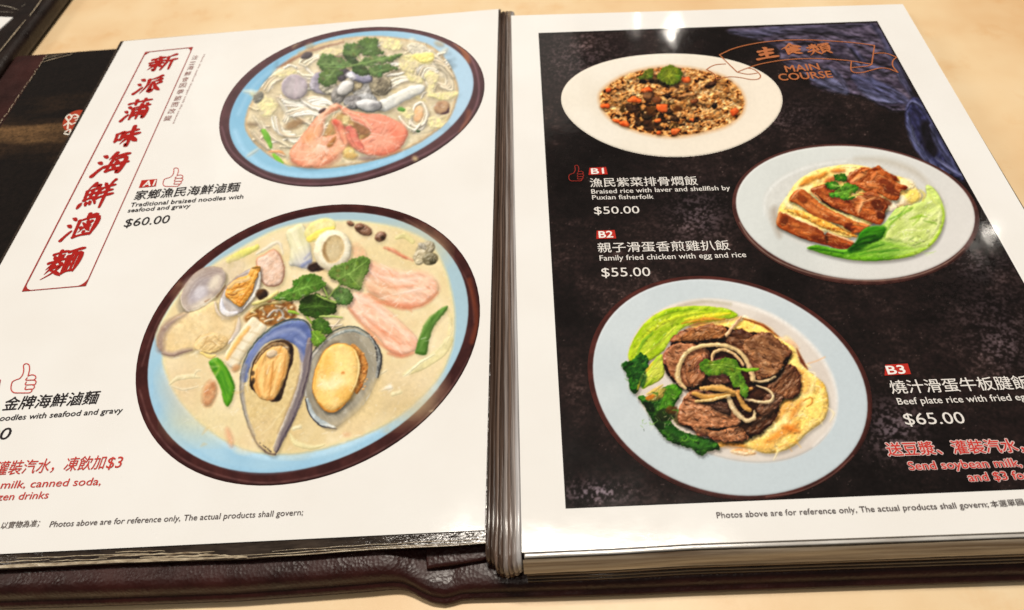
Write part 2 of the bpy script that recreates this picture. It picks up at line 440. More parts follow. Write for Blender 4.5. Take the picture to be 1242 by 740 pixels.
def lettering(name, body, p0, p1, hpx, z, color, parent, bold=0., cjk=None, label=None):
    """one line of type: left and right end of its base line and the letter height, measured in photo pixels"""
    if cjk is None: cjk = any(ord(c) > 0x2e80 for c in body)
    cu = bpy.data.curves.new(name, 'FONT'); cu.body = body; cu.resolution_u = 3
    o = bpy.data.objects.new(name, cu); COL.objects.link(o)
    me = bpy.data.meshes.new_from_object(o.evaluated_get(bpy.context.evaluated_depsgraph_get()))
    bpy.data.objects.remove(o); bpy.data.curves.remove(cu)
    n = len(me.vertices); co = np.zeros(n * 3, np.float32); me.vertices.foreach_get('co', co); co = co.reshape(-1, 3)
    x0, x1 = co[:, 0].min(), co[:, 0].max(); yb, yt = (-.075, .84) if cjk else (0., .70)
    A, B = at(p0[0], p0[1], z), at(p1[0], p1[1], z); T = at(p0[0], p0[1] - hpx, z)
    up = T.y - A.y
    t = (co[:, 0] - x0) / (x1 - x0); v = (co[:, 1] - yb) / (yt - yb) * up
    co[:, 0] = A.x + (B.x - A.x) * t; co[:, 1] = A.y + (B.y - A.y) * t + v; co[:, 2] = z
    if bold:           # heavier type: the outline struck again a hair to each side
        fc = [tuple(p.vertices) for p in me.polygons]; ks = [(0, 0), (-1, 0), (1, 0), (0, -1), (0, 1)] if bold < .03 else [(0, 0)] + [(math.cos(a), math.sin(a)) for a in np.linspace(0, 2 * math.pi, 10, endpoint=False)]
        bpy.data.meshes.remove(me); V, Fc = [], []
        for k, (ax, ay) in enumerate(ks):
            d = co.copy(); d[:, 0] += ax * bold * up; d[:, 1] += ay * bold * up; d[:, 2] += 2e-6 * k
            Fc += [tuple(i + n * k for i in f) for f in fc]; V += d.tolist()
        me = mesh(V, Fc)
    else: me.vertices.foreach_set('co', co.reshape(-1)); me.update()
    return link(name, me, ink_mat(color), parent, label)

def components(P):
    """pieces of one kind that lie apart become pieces of their own"""
    I = P.I.copy(); I[-1] = -1; I[:, -1] = -1
    names = list(P.names); hh, ww = I.shape
    for i, (nm, lb) in enumerate(names):
        if nm in ('plate', 'soup', 'pale_noodles', 'fried_rice', 'panel', 'cloth'): continue
        todo = set(zip(*[a.tolist() for a in np.nonzero(I == i)])); comps = []
        while todo:
            st = [todo.pop()]; cur = []
            while st:
                y, x = st.pop(); cur.append((y, x))
                for q in ((y + 1, x), (y - 1, x), (y, x + 1), (y, x - 1), (y + 1, x + 1), (y - 1, x - 1), (y + 1, x - 1), (y - 1, x + 1)):
                    if q in todo: todo.remove(q); st.append(q)
            comps.append(cur)
        comps.sort(key=len, reverse=True)
        for c in comps[1:]:
            if nm in ('vegetable', 'mushroom', 'scallion', 'egg', 'oyster', 'clam') and len(c) > 24:
                P.names.append((nm, None)); k = len(P.names) - 1
                for q in c: I[q] = k
            elif len(c) <= 24 and nm not in ('onion', 'lettuce'):
                for q in c: I[q] = 0 if len(names) < 2 else (1 if names[1][0] in ('soup',) else 0)
    return I
def picture(P, z, names_parent, mat, first, label=None):
    """lay a computed picture on the page: the plate is the part, every piece of food printed on it a sub-part"""
    h, w_ = P.X.shape
    v = np.stack([P.X - W / 2, P.Y - H / 2, np.full(P.X.shape, F)], -1) @ RW.T
    k = (z - CZ) / v[..., 2]; co = np.stack([v[..., 0] * k, v[..., 1] * k, np.full(k.shape, z)], -1).reshape(-1, 3)
    cl = np.clip(lin(np.clip(P.C, 0, 255)) * INK, 0, .95).reshape(-1, 3)
    idx = np.arange(h * w_).reshape(h, w_)
    quads = np.stack([idx[1:, :-1], idx[1:, 1:], idx[:-1, 1:], idx[:-1, :-1]], -1).reshape(-1, 4)
    fid = components(P)[:-1, :-1].reshape(-1)
    root = None
    for i, (nm, lb) in enumerate(P.names):
        q = quads[fid == i]
        if len(q) == 0: continue
        u, inv = np.unique(q.reshape(-1), return_inverse=True)
        me = bpy.data.meshes.new(nm); me.vertices.add(len(u)); me.vertices.foreach_set('co', co[u].astype(np.float32).reshape(-1))
        me.loops.add(len(inv)); me.loops.foreach_set('vertex_index', inv.astype(np.int32).reshape(-1))
        me.polygons.add(len(q)); me.polygons.foreach_set('loop_start', np.arange(0, len(inv), 4, dtype=np.int32)); me.polygons.foreach_set('loop_total', np.full(len(q), 4, np.int32))
        me.update(calc_edges=True)
        a = me.color_attributes.new('Col', 'FLOAT_COLOR', 'POINT'); a.data.foreach_set('color', np.concatenate([cl[u], np.ones((len(u), 1))], 1).astype(np.float32).reshape(-1))
        if root is None: root = link(first, me, mat, names_parent, label)
        else: link(nm, me, mat, root, lb)
    if first == 'dish_picture':        # the plate's clean edge line
        o = P.outline; c = o.mean(0); e = np.linalg.norm(o - c, axis=1); q = c + (o - c) * ((e - 1.6) / e)[:, None]
        ii = np.clip(((q[:, 0] - P.xs[0]) / P.step).astype(int), 0, w_ - 1); jj = np.clip(((q[:, 1] - P.ys[0]) / P.step).astype(int), 0, h - 1)
        col = np.median(P.C[jj, ii], 0)
        n = len(o); V = [at(x, y, z - .00003) for x, y in o] + [at(x, y, z - .00003) for x, y in c + (o - c) * ((e - 5.) / e)[:, None]]
        me = mesh(V, [(i, (i + 1) % n, n + (i + 1) % n, n + i) for i in range(n)]); bm = bmesh.new(); bm.from_mesh(me)
        for f in bm.faces:
            if f.normal.z < 0: f.normal_flip()
        bm.to_mesh(me); bm.free(); link('plate_edge', me, ink_mat(tuple(col)), root)
    return root
# ---------------------------------------------------------------- dish A2 (large, lower left)
RIMC = (70, 38, 35)
def plate(P, outer, blue, well, rimc, bluec, blue2, soup=None, hl=(150, 112, 108), inner_edge=None, lbl=None):
    P.piece('plate', lbl)
    P.put(P.poly(outer), rimc, tuple(v * .82 for v in rimc), r=5, lit=.55, vs=12, soft=1.)
    P.put(P.poly(blue), bluec, blue2, r=2, lit=.15, vs=40, soft=1.2)
def dish_a2():
    P = Pic(160, 243, 588, 594, DENS); P.z(150, 240, 2.0556)
    out = [(28,450),(38,370),(70,300),(135,205),(250,110),(400,42),(560,13),(700,35),(815,115),(878,215),(889,310),(852,430),(760,545),(620,642),(480,700),(350,720),(220,702),(120,642),(55,555)]
    blu = [(56,440),(68,365),(98,300),(160,213),(268,124),(408,60),(560,32),(688,54),(792,128),(850,218),(862,300),(828,412),(742,520),(608,614),(475,670),(352,690),(234,672),(142,614),(82,532)]
    wel = [(100,425),(95,380),(80,340),(120,265),(170,205),(285,128),(400,72),(530,56),(650,66),(745,100),(795,160),(822,250),(826,330),(812,400),(770,470),(665,560),(530,618),(410,640),(300,628),(205,575),(135,500)]
    P.piece('plate', 'blue oval plate with dark brown rim printed on the left page')
    P.put(P.poly(efit(out), False), (74,40,37), (58,30,29), r=5, lit=.6, vs=14, soft=1.)
    P.L = P.I >= 0
    for pts, w_, op in (([(40,480),(75,575),(160,660),(300,706),(420,705),(560,668),(700,590),(800,495),(860,400)], 5, .4), ([(45,420),(90,300),(180,190),(300,105)], 4, .3), ([(700,50),(800,122),(862,220),(874,310)], 4, .3)):
        P.put(P.line(pts, w_), (168,128,120), (120,84,80), lit=.1, op=op, vs=8, soft=2)
    P.put(P.line([(862,205),(880,300),(868,360)], 12), (128,64,40), lit=.1, op=.6, soft=4)
    P.put(P.poly(efit(blu), False), (160,195,214), (172,203,218), tex=.03, r=2, lit=.2, vs=60, soft=1.3, grad=((400,600),(480,30),(170,192,198)))
    P.put(P.line([(100,430),(135,500),(205,580),(300,634),(410,647),(530,625),(668,566),(775,474)], 14), (200,226,238), lit=0, op=.55, soft=5)
    P.put(P.line([(75,470),(110,560),(200,645),(330,682),(470,664),(600,610),(730,520)], 12), (150,190,214), lit=0, op=.4, soft=5)
    P.softk, P.shk = 1.6, .6
    P.piece('soup', 'thick cream coloured gravy')
    P.put(P.poly(wel), (228,206,160), (237,219,180), r=3, lit=.15, vs=26, tex=.03, soft=2.5, edge=(7, (226,214,170)))
    for x, y, rx, ry, c in ((200,560,90,40,(224,206,160)),(700,470,90,60,(226,204,166)),(420,560,60,70,(206,180,126)),(700,130,100,50,(222,200,150)),(640,520,120,40,(206,182,136)),(150,470,50,60,(222,196,158))):
        P.put(P.ell(x, y, rx, ry), c, lit=0, op=.6, soft=22, pad=14)
    for i in range(60):   # milky streaks and fat eyes on the gravy
        x, y = rnd.uniform(110,800), rnd.uniform(90,630)
        P.put(P.ell(x,y,rnd.uniform(6,26),rnd.uniform(3,9),rnd.uniform(-60,20)), rnd.choice([(232,214,172),(204,178,132),(240,226,190),(222,186,140)]), lit=0, op=rnd.uniform(.15,.4), soft=5)
    # cabbage and daikon bits in the gravy
    P.piece('vegetable')
    for pts, wd, c, op in (([(115,465),(135,450),(170,445),(190,448)],[4,12,12,4],(240,225,180),.8),([(120,470),(150,478),(185,470)],[3,7,3],(238,224,190),.7),
        ([(175,445),(182,432),(192,430)],[3,6,3],(236,226,190),.6),([(640,480),(665,472)],[6,12],(246,236,214),.8),([(500,470),(510,476)],8,(238,220,180),.5),
        ([(812,355),(790,385),(740,420),(700,440)],[20,26,22,8],(228,216,160),.75),([(700,445),(735,415),(775,390)],[3,6,3],(244,236,200),.8),([(670,490),(690,484)],10,(238,226,180),.7),
        ([(415,590),(430,612),(470,622),(500,615)],[4,14,12,4],(234,222,170),.8),([(425,575),(440,570)],10,(240,232,196),.7),([(640,440),(655,430)],5,(240,226,190),.8),
        ([(330,140),(352,128),(380,112),(392,118),(396,140)],[4,9,9,7,4],(240,228,206),.8),([(355,150),(370,135)],6,(228,208,180),.7),
        ([(680,100),(700,95),(720,108)],[8,16,12],(226,214,150),.8),([(800,270),(815,300),(812,340)],[4,10,8],(232,216,160),.7),
        ([(810,300),(818,330),(806,360)],[3,5,3],(246,232,190),.6),([(440,480),(444,520)],5,(222,200,150),.6)):
        P.put(P.line(pts, wd), c, tuple(v * .94 for v in c), r=2.5, lit=.35, op=op, soft=2., spec=.25)
    P.put(P.line([(262,156),(295,140),(332,122)], [16,20,12]), (228,218,128), (214,208,120), r=4, lit=.35, soft=1.6)
    P.put(P.ell(250,190,60,30,-35), (206,186,150), (220,200,170), lit=.2, op=.7, soft=8, pad=10)
    P.put(P.poly([(404,88),(424,72),(446,66),(462,105),(470,150),(462,176),(430,172),(412,166),(416,130)]), (232,224,190), (222,214,172), r=6, lit=.4, soft=1.4, shadow=.2, va=70, vst=5, grad=((430,120),(462,172),(200,196,196)))
    P.put(P.line([(445,170),(466,158)], 9), (128,134,164), lit=.2, op=.8, soft=2)
    P.put(P.line([(452,152),(464,138)], 5), (150,150,176), lit=.2, op=.6, soft=2)
    P.put(P.ell(490,80,42,26,-25), (232,218,150), (240,228,170), r=5, lit=.35, soft=2)
    P.put(P.line([(462,104),(490,88),(522,76)], [14,18,10]), (244,220,116), r=3, lit=.3, soft=1.6)
    P.piece('pork_slice', 'pale pink slice of pork')
    P.put(P.poly([(330,156),(352,140),(376,128),(394,150),(402,186),(392,214),(368,222),(344,208)]), (222,186,160), (236,208,188), r=6, lit=.5, bump=1.2, bs=3, soft=1.3, shadow=.25, edge=(3,(206,150,120)))
    P.piece('mushroom')
    for x, y, rx, ry, a in ((565,64,10,6,20),(598,80,22,13,25),(640,97,15,12,-30),(588,72,12,8,0)):
        P.put(P.ell(x,y,rx,ry,a), (112,78,60), (146,108,84), r=5, lit=.7, spec=.35, bump=1.5, bs=3, shadow=.2, soft=1.6)
    P.put(P.ell(645,99,6,5), (60,46,34), lit=.2, soft=2)
    P.piece('oyster')
    for x, y, rx, ry, c in ((752,128,26,18,(176,162,132)),(740,145,20,16,(196,180,146)),(764,152,20,16,(140,128,98)),(770,158,9,8,(92,84,60)),(744,120,12,7,(212,200,176)),(736,160,10,8,(200,186,152))):
        P.put(P.ell(x,y,rx,ry,rnd.uniform(-40,40)), c, tuple(v*.85 for v in c), r=4, lit=.6, bump=2, bs=2.5, spec=.3, soft=1.4)
    P.piece('salmon', 'pink salmon piece')
    P.put(P.poly([(566,118),(586,114),(606,140),(600,168),(580,150)]), (232,176,140), (222,190,150), r=4, lit=.3, op=.85, soft=3)
    sal1 = [(600,172),(618,160),(650,172),(700,184),(742,182),(775,200),(786,228),(770,250),(740,270),(705,276),(668,268),(640,252),(612,236),(600,205)]
    P.put(P.poly(sal1), (238,196,168), (230,170,138), r=5, lit=.4, bump=3, bs=6, va=28, vst=2.5, vs=9, soft=4.5, shadow=.14, spec=.12)
    for pts, w_ in (([(612,180),(634,208),(630,220)],5),([(604,200),(624,214)],5),([(664,236),(690,246),(668,266)],4),([(636,252),(665,244),(700,236),(742,226)],4),([(640,165),(668,180)],3),([(690,205),(730,214)],3)):
        P.put(P.line(pts, [w_*.5,w_,w_*.5]), (250,226,208), lit=.2, op=.75, soft=1.8)
    P.put(P.ell(748,214,18,16,0), (244,208,180), lit=.2, op=.7, soft=6)
    P.put(P.line([(650,125),(672,132),(696,146),(720,156)], [4,9,8,3]), (206,112,84), (226,160,130), lit=.3, op=.85, soft=2)
    P.put(P.line([(640,262),(690,270),(730,262)], [4,10,5]), (220,138,106), lit=.1, op=.6, soft=4)
    P.piece('salmon', 'pink salmon piece beside the cream mussel')
    sal2 = [(560,272),(572,240),(600,238),(632,256),(664,282),(700,316),(730,348),(734,372),(716,386),(690,392),(662,384),(636,352),(606,322),(578,296)]
    P.put(P.poly(sal2), (236,180,148), (242,204,178), r=5, lit=.4, bump=3, bs=7, va=38, vst=2.5, vs=9, soft=2.6, shadow=.16, spec=.1)
    for pts, w_ in (([(580,248),(590,268)],5),([(600,300),(640,322),(668,340)],3),([(632,300),(640,330)],4),([(672,318),(664,350),(690,360)],4),([(614,276),(600,292)],3),([(690,330),(712,356)],3)):
        P.put(P.line(pts, [1,w_,1]), (252,224,200), lit=.2, op=.75, soft=1.8)
    P.put(P.line([(660,388),(694,394),(722,386)], [3,9,3]), (220,128,98), lit=.1, op=.7, soft=3)
    for pts, wd, c, o in (([(612,240),(650,262),(700,274),(750,264),(782,236)],12,(214,128,92),.6),([(562,276),(600,320),(640,364),(690,390)],12,(212,126,92),.55),([(606,176),(640,196),(690,206),(740,200)],12,(250,226,208),.6),([(640,226),(690,236),(750,226)],9,(250,222,202),.6),([(576,246),(616,262),(660,300),(710,344)],13,(250,222,200),.6),([(596,290),(636,326),(690,364)],8,(222,144,110),.55),([(620,210),(660,222),(720,220)],6,(220,140,106),.55)):
        P.put(P.line(pts, [wd*.4,wd,wd*.4]), c, lit=.1, op=o, soft=2.6)
    for i in range(60):
        x, y = rnd.choice([(rnd.uniform(610,780), rnd.uniform(170,275)), (rnd.uniform(575,725), rnd.uniform(245,385))])
        if not (inside(x, y, sal1) or inside(x, y, sal2)): continue
        a = rnd.uniform(.1, 1.1); l = rnd.uniform(6, 20); P.put(P.line([(x, y), (x + l * math.cos(a), y + l * math.sin(a))], [1, rnd.uniform(2, 4.5), 1]), rnd.choice([(252,232,216),(214,128,94),(248,214,192),(226,148,112),(255,240,228)]), lit=0, op=rnd.uniform(.3, .65), soft=1.6)
    P.z(190, 290, 6.164); P.softk, P.shk = 1.0, .9
    P.piece('clam', 'pale clam shell at the rim of the gravy')
    c1_ = [(178,450),(185,410),(215,340),(270,270),(340,220),(400,205),(470,213),(514,248),(520,290),(500,350),(460,410),(390,470),(310,520),(240,546),(200,518)]
    P.put(P.poly([(150,500),(180,420),(230,560),(180,560)]), (150,140,126), lit=0, op=.6, soft=5)
    P.put(P.poly(c1_), (182,164,152), (196,180,166), r=4, lit=.4, soft=1.2, shadow=.35, edge=(1.5,(216,196,170)))
    for x, y, rx, ry, a, c, o in ((330,370,110,70,-42,(166,154,154),.75),(300,430,80,50,-40,(192,182,186),.6),(430,330,60,34,-45,(232,218,196),.8),(340,480,90,24,-28,(232,218,196),.8),(400,250,80,26,-10,(164,146,138),.7),(320,375,26,14,-30,(230,224,226),.8),(250,330,40,60,40,(190,174,164),.5)):
        P.put(P.ell(x,y,rx,ry,a), c, lit=0, op=o, soft=7)
    for k in range(5): P.put(P.line([(200+k*18,440-k*6),(260+k*22,330-k*4),(390+k*14,250+k*8),(490-k*6,260+k*14)], 5), (168,150,146) if k % 2 else (220,208,200), lit=0, op=.3, soft=1.8)
    P.put(P.line([(190,400),(270,270),(390,207),(490,222)], [2,6,6,3]), (150,130,116), lit=0, op=.6, soft=1.4)
    P.put(P.line([(240,540),(310,516),(390,466),(460,406),(505,340)], [4,9,9,7,3]), (236,222,196), lit=0, op=.7, soft=1.6)
    P.put(P.ell(330,400,60,36,-44), (214,206,206), lit=0, op=.7, soft=6); P.put(P.ell(440,300,44,22,-50), (226,212,192), lit=0, op=.7, soft=5)
    P.put(P.line([(180,440),(196,500),(240,540)], [3,6,4]), (238,226,206), lit=0, op=.8, soft=1.3)
    P.put(P.line([(250,300),(320,240),(400,214)], [4,9,5]), (140,120,112), lit=0, op=.45, soft=3)
    P.put(P.line([(365,468),(400,448)], [10,5]), (150,104,72), lit=0, op=.7, soft=1.8); P.put(P.line([(450,430),(490,380),(512,350)], [8,14,8]), (112,80,58), lit=0, op=.75, soft=2.4)
    P.piece('clam', 'large clam shell half under the gravy')
    big = [(0,790),(14,720),(50,650),(120,590),(200,548),(240,552),(330,522),(430,464),(470,540),(510,580),(600,572),(632,610),(612,690),(560,770),(500,830),(420,850),(330,840),(262,830),(200,845),(120,872),(50,850)]
    P.put(P.poly(big), (228,200,150), (238,214,168), r=5, lit=.3, soft=1.8, shadow=.22, vs=12)
    P.put(P.line([(30,820),(34,730),(80,650),(160,590),(225,560)], [56,66,56,30,8]), (164,142,132), (146,122,114), r=5, lit=.2, op=.85, soft=7)
    P.put(P.line([(10,800),(14,724),(52,652),(120,592),(200,548)], [10,8,7,6,3]), (150,122,108), lit=0, op=.5, soft=2.2)
    P.put(P.line([(60,852),(130,862),(210,836),(262,822)], [34,38,28,8]), (176,152,142), (158,134,124), r=4, lit=.2, op=.8, soft=5)
    P.put(P.line([(40,856),(120,874),(204,846),(264,830)], [6,8,6,4]), (120,92,82), lit=0, op=.6, soft=1.6)
    P.put(P.line([(616,592),(614,640),(590,710),(540,780)], [16,34,36,14]), (224,212,200), (204,190,178), r=3, lit=.4, soft=1.6)
    P.put(P.line([(590,610),(584,670),(556,730),(510,800)], [3,6,6,3]), (176,146,112), lit=0, op=.7, soft=1.6)
    P.put(P.poly([(300,760),(350,720),(430,700),(500,720),(540,760),(500,820),(420,856),(330,850),(280,810)]), (232,204,150), (216,184,130), r=5, lit=.5, bump=3, bs=5, soft=2.)
    for pts, c in (([(300,790),(350,740),(420,716)],(250,232,196)),([(340,800),(390,760),(440,790),(400,826)],(190,150,96)),([(290,760),(330,720)],(180,138,86)),([(430,720),(470,760),(500,770)],(186,146,94)),([(330,830),(400,842),(470,820)],(248,220,150)),([(380,730),(360,780)],(178,134,80)),([(420,760),(470,800)],(252,236,200))):
        P.put(P.line(pts, [4,11,4]), c, lit=.2, op=.75, soft=1.6)
    P.put(P.line([(330,850),(400,880),(440,870)], [16,34,14]), (244,214,140), r=3, lit=.4, soft=1.6)
    P.piece('clam', 'open clam with its orange meat showing')
    P.put(P.line([(436,470),(452,540),(500,588),(545,596)], [10,20,20,8]), (226,208,186), r=2, lit=.3, soft=1.6, shadow=.2)
    P.put(P.poly([(468,470),(492,400),(540,330),(610,272),(720,212),(772,232),(784,300),(762,384),(712,462),(652,532),(592,572),(530,582),(486,552)]), (186,174,166), (208,198,188), r=4, lit=.45, soft=1.2, shadow=.4, edge=(1.4,(168,148,132)))
    P.put(P.line([(486,450),(490,520),(530,560),(600,550)], [16,40,44,20]), (216,214,222), (232,228,228), r=3, lit=.4, soft=2)
    P.put(P.line([(480,430),(520,362),(600,292),(680,256)], [4,9,9,5]), (150,118,94), lit=0, op=.7, soft=1.6)
    P.put(P.poly([(512,404),(536,352),(600,296),(680,268),(716,212),(776,206),(768,254),(738,314),(722,384),(682,452),(632,506),(590,492),(552,458),(520,434)]), (230,170,84), (218,146,62), r=4, lit=.6, bump=3.5, bs=4, spec=.22, soft=1.1, shadow=.35)
    for pts, wd, c, o in (([(540,360),(590,320),(650,310),(690,290)],26,(234,196,140),.9),([(560,372),(620,356),(680,330)],[4,12,4],(160,104,52),.75),([(530,408),(570,420),(600,404)],[4,14,6],(136,86,48),.8),([(570,400),(610,380),(660,366)],[6,16,6],(252,222,166),.7),([(640,430),(700,340),(740,250)],[6,18,8],(244,190,104),.8),([(610,480),(660,420),(710,350)],[6,14,6],(204,126,48),.7),([(720,216),(770,212)],14,(110,86,50),.8),([(600,470),(640,490)],[4,12],(186,112,42),.7),([(545,440),(590,470)],[4,10],(250,208,140),.7),([(596,330),(640,322)],[3,8],(252,230,190),.7)):
        P.put(P.line(pts, wd), c, lit=.2, op=o, soft=1.6)
    P.put(P.line([(772,250),(764,340),(724,430),(650,522)], [14,26,26,10]), (228,222,208), (202,192,178), r=2.5, lit=.4, soft=1.2)
    P.put(P.line([(782,262),(776,340),(734,436),(660,530)], [3,5,5,3]), (140,116,92), lit=0, op=.7, soft=1.3)
    P.put(P.ell(790,418,36,46,20), (50,38,30), (92,64,40), r=3, lit=.4, soft=2)
    P.z(150, 240, 2.0556); P.softk, P.shk = 1.5, .7
    P.piece('noodles')
    P.put(P.poly([(300,300),(330,272),(368,254),(420,262),(430,296),(400,316),(360,320),(320,316)]), (186,130,72), (150,98,54), r=4, lit=.35, bump=3, bs=4, soft=3)
    P.put(P.ell(345,240,16,11), (54,42,36), (90,62,40), r=4, lit=.5, soft=2.2)
    for pts, wd, c in (([(318,284),(340,268),(372,262),(404,258)],8,(214,188,120)),([(324,264),(352,256),(382,236)],9,(222,206,130)),([(360,296),(374,282),(392,280),(398,296),(384,306)],6,(206,194,178)),([(380,270),(400,276),(418,292)],7,(206,178,140)),([(352,308),(372,302)],6,(226,200,160)),([(400,300),(420,312)],6,(170,150,130)),([(310,300),(330,290)],8,(206,150,80))):
        P.put(P.line(pts, wd), c, tuple(v*.85 for v in c), r=2, lit=.6, spec=.3, shadow=.3, soft=1.2)
    for i in range(26):
        x, y = rnd.uniform(318,430), rnd.uniform(258,318)
        P.put(P.ell(x,y,rnd.uniform(3,7),rnd.uniform(2,4),rnd.uniform(-60,60)), jit(rnd.choice([(214,190,150),(196,140,80),(120,84,56),(180,160,140),(226,206,160)])), r=2, lit=.5, soft=1.3, op=.85)
    P.piece('crab_stick', 'white and orange crab stick')
    P.put(P.poly([(252,396),(276,352),(318,300),(340,308),(356,326),(330,356),(300,396),(284,424),(262,420)]), (228,212,180), (240,228,202), r=5, lit=.45, va=-50, vst=6, vs=4, soft=1.4, shadow=.2)
    for pts in ([(300,330),(345,342)],[(286,352),(328,366)],[(276,374),(312,386)],[(268,398),(296,408)]):
        P.put(P.line(pts, 3), (198,172,130), lit=.1, op=.5, soft=2)
    P.put(P.line([(258,400),(284,358),(312,324)], [10,13,8]), (240,184,110), lit=.2, op=.85, soft=2.2)
    P.piece('scallion', 'bright green strip of scallion')
    P.put(P.poly([(212,412),(226,400),(240,402),(262,432),(276,464),(274,494),(260,520),(250,508),(240,470),(226,440)]), (98,160,40), (66,130,30), r=5, lit=.5, va=65, vst=5, vs=4, soft=1.6, shadow=.18, spec=.2)
    P.put(P.line([(224,404),(238,424),(230,438)], 7), (150,190,70), lit=.2, op=.7, soft=2.5)
    P.put(P.ell(214,488,18,34,12), (206,154,112), (186,124,84), r=7, lit=.45, bump=2, bs=4, soft=4, op=.85)
    P.put(P.ell(264,598,8,26,-14), (222,166,130), lit=.3, op=.7, soft=4); P.put(P.ell(556,588,8,6), (226,150,116), lit=.2, op=.7, soft=4)
    P.put(P.ell(280,425,12,8,-40), (200,150,104), lit=.3, op=.8, soft=3)
    P.piece('scallion', 'dark green strip of scallion')
    P.put(P.poly([(803,270),(806,280),(776,318),(762,352),(754,390),(728,386),(734,356),(748,318),(766,294)]), (108,142,72), (84,120,52), r=5, lit=.4, va=-60, vst=5, vs=4, soft=1.6, shadow=.15)
    P.put(P.line([(730,386),(752,388)], 5), (66,104,34), lit=.1, op=.8, soft=2)
    P.put(P.line([(735,350),(752,310),(778,284)], [2,5,3]), (226,214,160), lit=0, op=.5, soft=3)
    P.piece('squid_ring', 'white squid ring')
    P.put(P.ell(482,172,24,12,-10), (40,30,30), (70,52,44), r=4, lit=.3, soft=2); P.put(P.ell(564,168,10,6), (50,36,34), lit=.3, soft=2)
    P.put(P.ell(521,130,47,51,18), (242,232,206), (236,222,190), r=10, lit=.5, soft=1.2, shadow=.3)
    P.put(P.ell(523,128,27,36,14), (206,184,142), (190,164,122), r=4, lit=-.3, soft=1.4, bump=1.5, bs=4)
    P.put(P.ell(527,134,17,22,14), (220,202,164), lit=0, op=.7, soft=6)
    P.put(P.line([(503,112),(500,134),(512,158)], [3,8,4]), (150,116,78), lit=0, op=.7, soft=2.4)
    P.put(P.line([(478,140),(492,166),(520,178),(548,166)], [3,8,8,3]), (206,190,160), lit=0, op=.7, soft=3)
    P.put(P.line([(480,110),(492,92),(514,84),(540,90)], [3,6,6,3]), (250,244,226), lit=0, op=.6, soft=2.5)
    P.z(290, 380, 4.111); P.softk, P.shk = 1.15, .9
    P.piece('mussel', 'open mussel with a round yellow meat')
    P.put(P.poly([(326,400),(330,300),(362,210),(425,130),(500,82),(580,72),(650,110),(696,180),(705,240),(692,320),(652,410),(592,490),(522,545),(470,572),(420,562),(360,500)]), (152,142,124), (174,164,144), r=4, lit=.4, soft=1.4, shadow=.4, vs=8, va=60, vst=3)
    P.put(P.poly([(540,520),(620,440),(672,340),(720,330),(700,480),(600,590),(500,600)]), (228,204,156), lit=0, op=.8, soft=9)
    P.put(P.poly([(372,330),(392,240),(440,165),(500,140),(470,200),(420,280),(400,380),(420,470),(380,430)]), (112,92,66), (140,118,88), lit=0, op=.75, soft=4)
    P.put(P.poly([(500,140),(560,130),(620,170),(660,240),(650,330),(640,240),(600,180)]), (150,140,120), lit=0, op=.6, soft=5)
    for k in range(22):
        a = rnd.uniform(-2.2, .8); cx_, cy_ = 520+150*math.cos(a), 300+205*math.sin(a)
        P.put(P.line([(cx_,cy_),(cx_+14*math.sin(-a),cy_+20*math.cos(a))],[2,6,2]), rnd.choice([(214,208,192),(136,130,118),(200,200,196)]), lit=0, op=.45, soft=1.5)
    P.put(P.line([(332,410),(336,304),(366,218),(428,140)], [12,18,16,10]), (212,206,194), (186,178,166), r=2.5, lit=.4, soft=1.4)
    P.put(P.line([(324,400),(328,300),(358,210),(422,128),(498,78),(578,68),(650,106)], [4,5,5,5,6,6,5]), (58,64,62), (92,100,94), lit=0, soft=1.3, vs=4)
    P.put(P.line([(430,140),(500,100),(574,86),(640,118)], [8,16,16,10]), (150,156,150), (188,186,174), lit=.3, soft=1.8, vs=4)
    P.put(P.line([(648,112),(690,176),(697,244),(684,320)], [10,20,20,8]), (120,120,116), (170,168,160), lit=.3, soft=1.8, vs=2.5)
    P.put(P.line([(660,116),(702,184),(708,244),(692,322)], [4,6,8,4]), (44,44,46), lit=0, op=.9, soft=1.3)
    for k in range(14): t_ = rnd.random(); P.put(P.ell(676+24*t_, 140+170*t_, 5, 3, 60), (60,58,58), lit=0, op=.7, soft=1.3)
    P.put(P.line([(338,430),(368,506),(420,552),(478,570)], [14,28,32,10]), (196,202,200), (166,172,170), r=3, lit=.5, soft=1.4, spec=.2)
    P.put(P.line([(330,430),(356,510),(410,562),(486,576)], [5,6,7,4]), (48,46,52), lit=0, op=.9, soft=1.3)
    P.put(P.line([(430,556),(470,566)], [6,10]), (240,242,240), lit=0, op=.8, soft=1.5)
    P.put(P.poly([(556,160),(608,186),(642,258),(624,340),(586,404),(566,330)]), (208,152,88), (180,116,58), r=3, lit=.5, bump=3, bs=3, soft=1.5)
    for i in range(22): P.put(P.ell(rnd.uniform(600,640),rnd.uniform(200,380),rnd.uniform(4,8),rnd.uniform(3,6)), rnd.choice([(232,176,112),(164,98,50),(220,160,100)]), r=1.4, lit=.6, soft=1.2, op=.8)
    yel = [(364,382),(374,300),(400,230),(440,172),(490,150),(542,154),(582,182),(602,242),(597,312),(572,392),(530,452),(480,490),(430,486),(390,442)]
    P.put(P.poly(yel), (234,184,104), (240,198,124), r=9, lit=.5, soft=1.2, shadow=.45, spec=.1, core=(16,(246,214,150)), edge=(1.8,(204,142,70)), bump=1.2, bs=5)
    for x, y, rx, ry, c, o in ((462,350,60,40,(253,236,186),.8),(500,240,60,50,(252,218,140),.6),(440,260,30,70,(236,178,82),.5),(520,400,50,40,(236,178,84),.5),(430,420,40,40,(246,206,124),.6),(545,300,24,70,(252,220,148),.6)): P.put(P.ell(x,y,rx,ry,rnd.uniform(-30,30)), c, lit=0, op=o, soft=8)
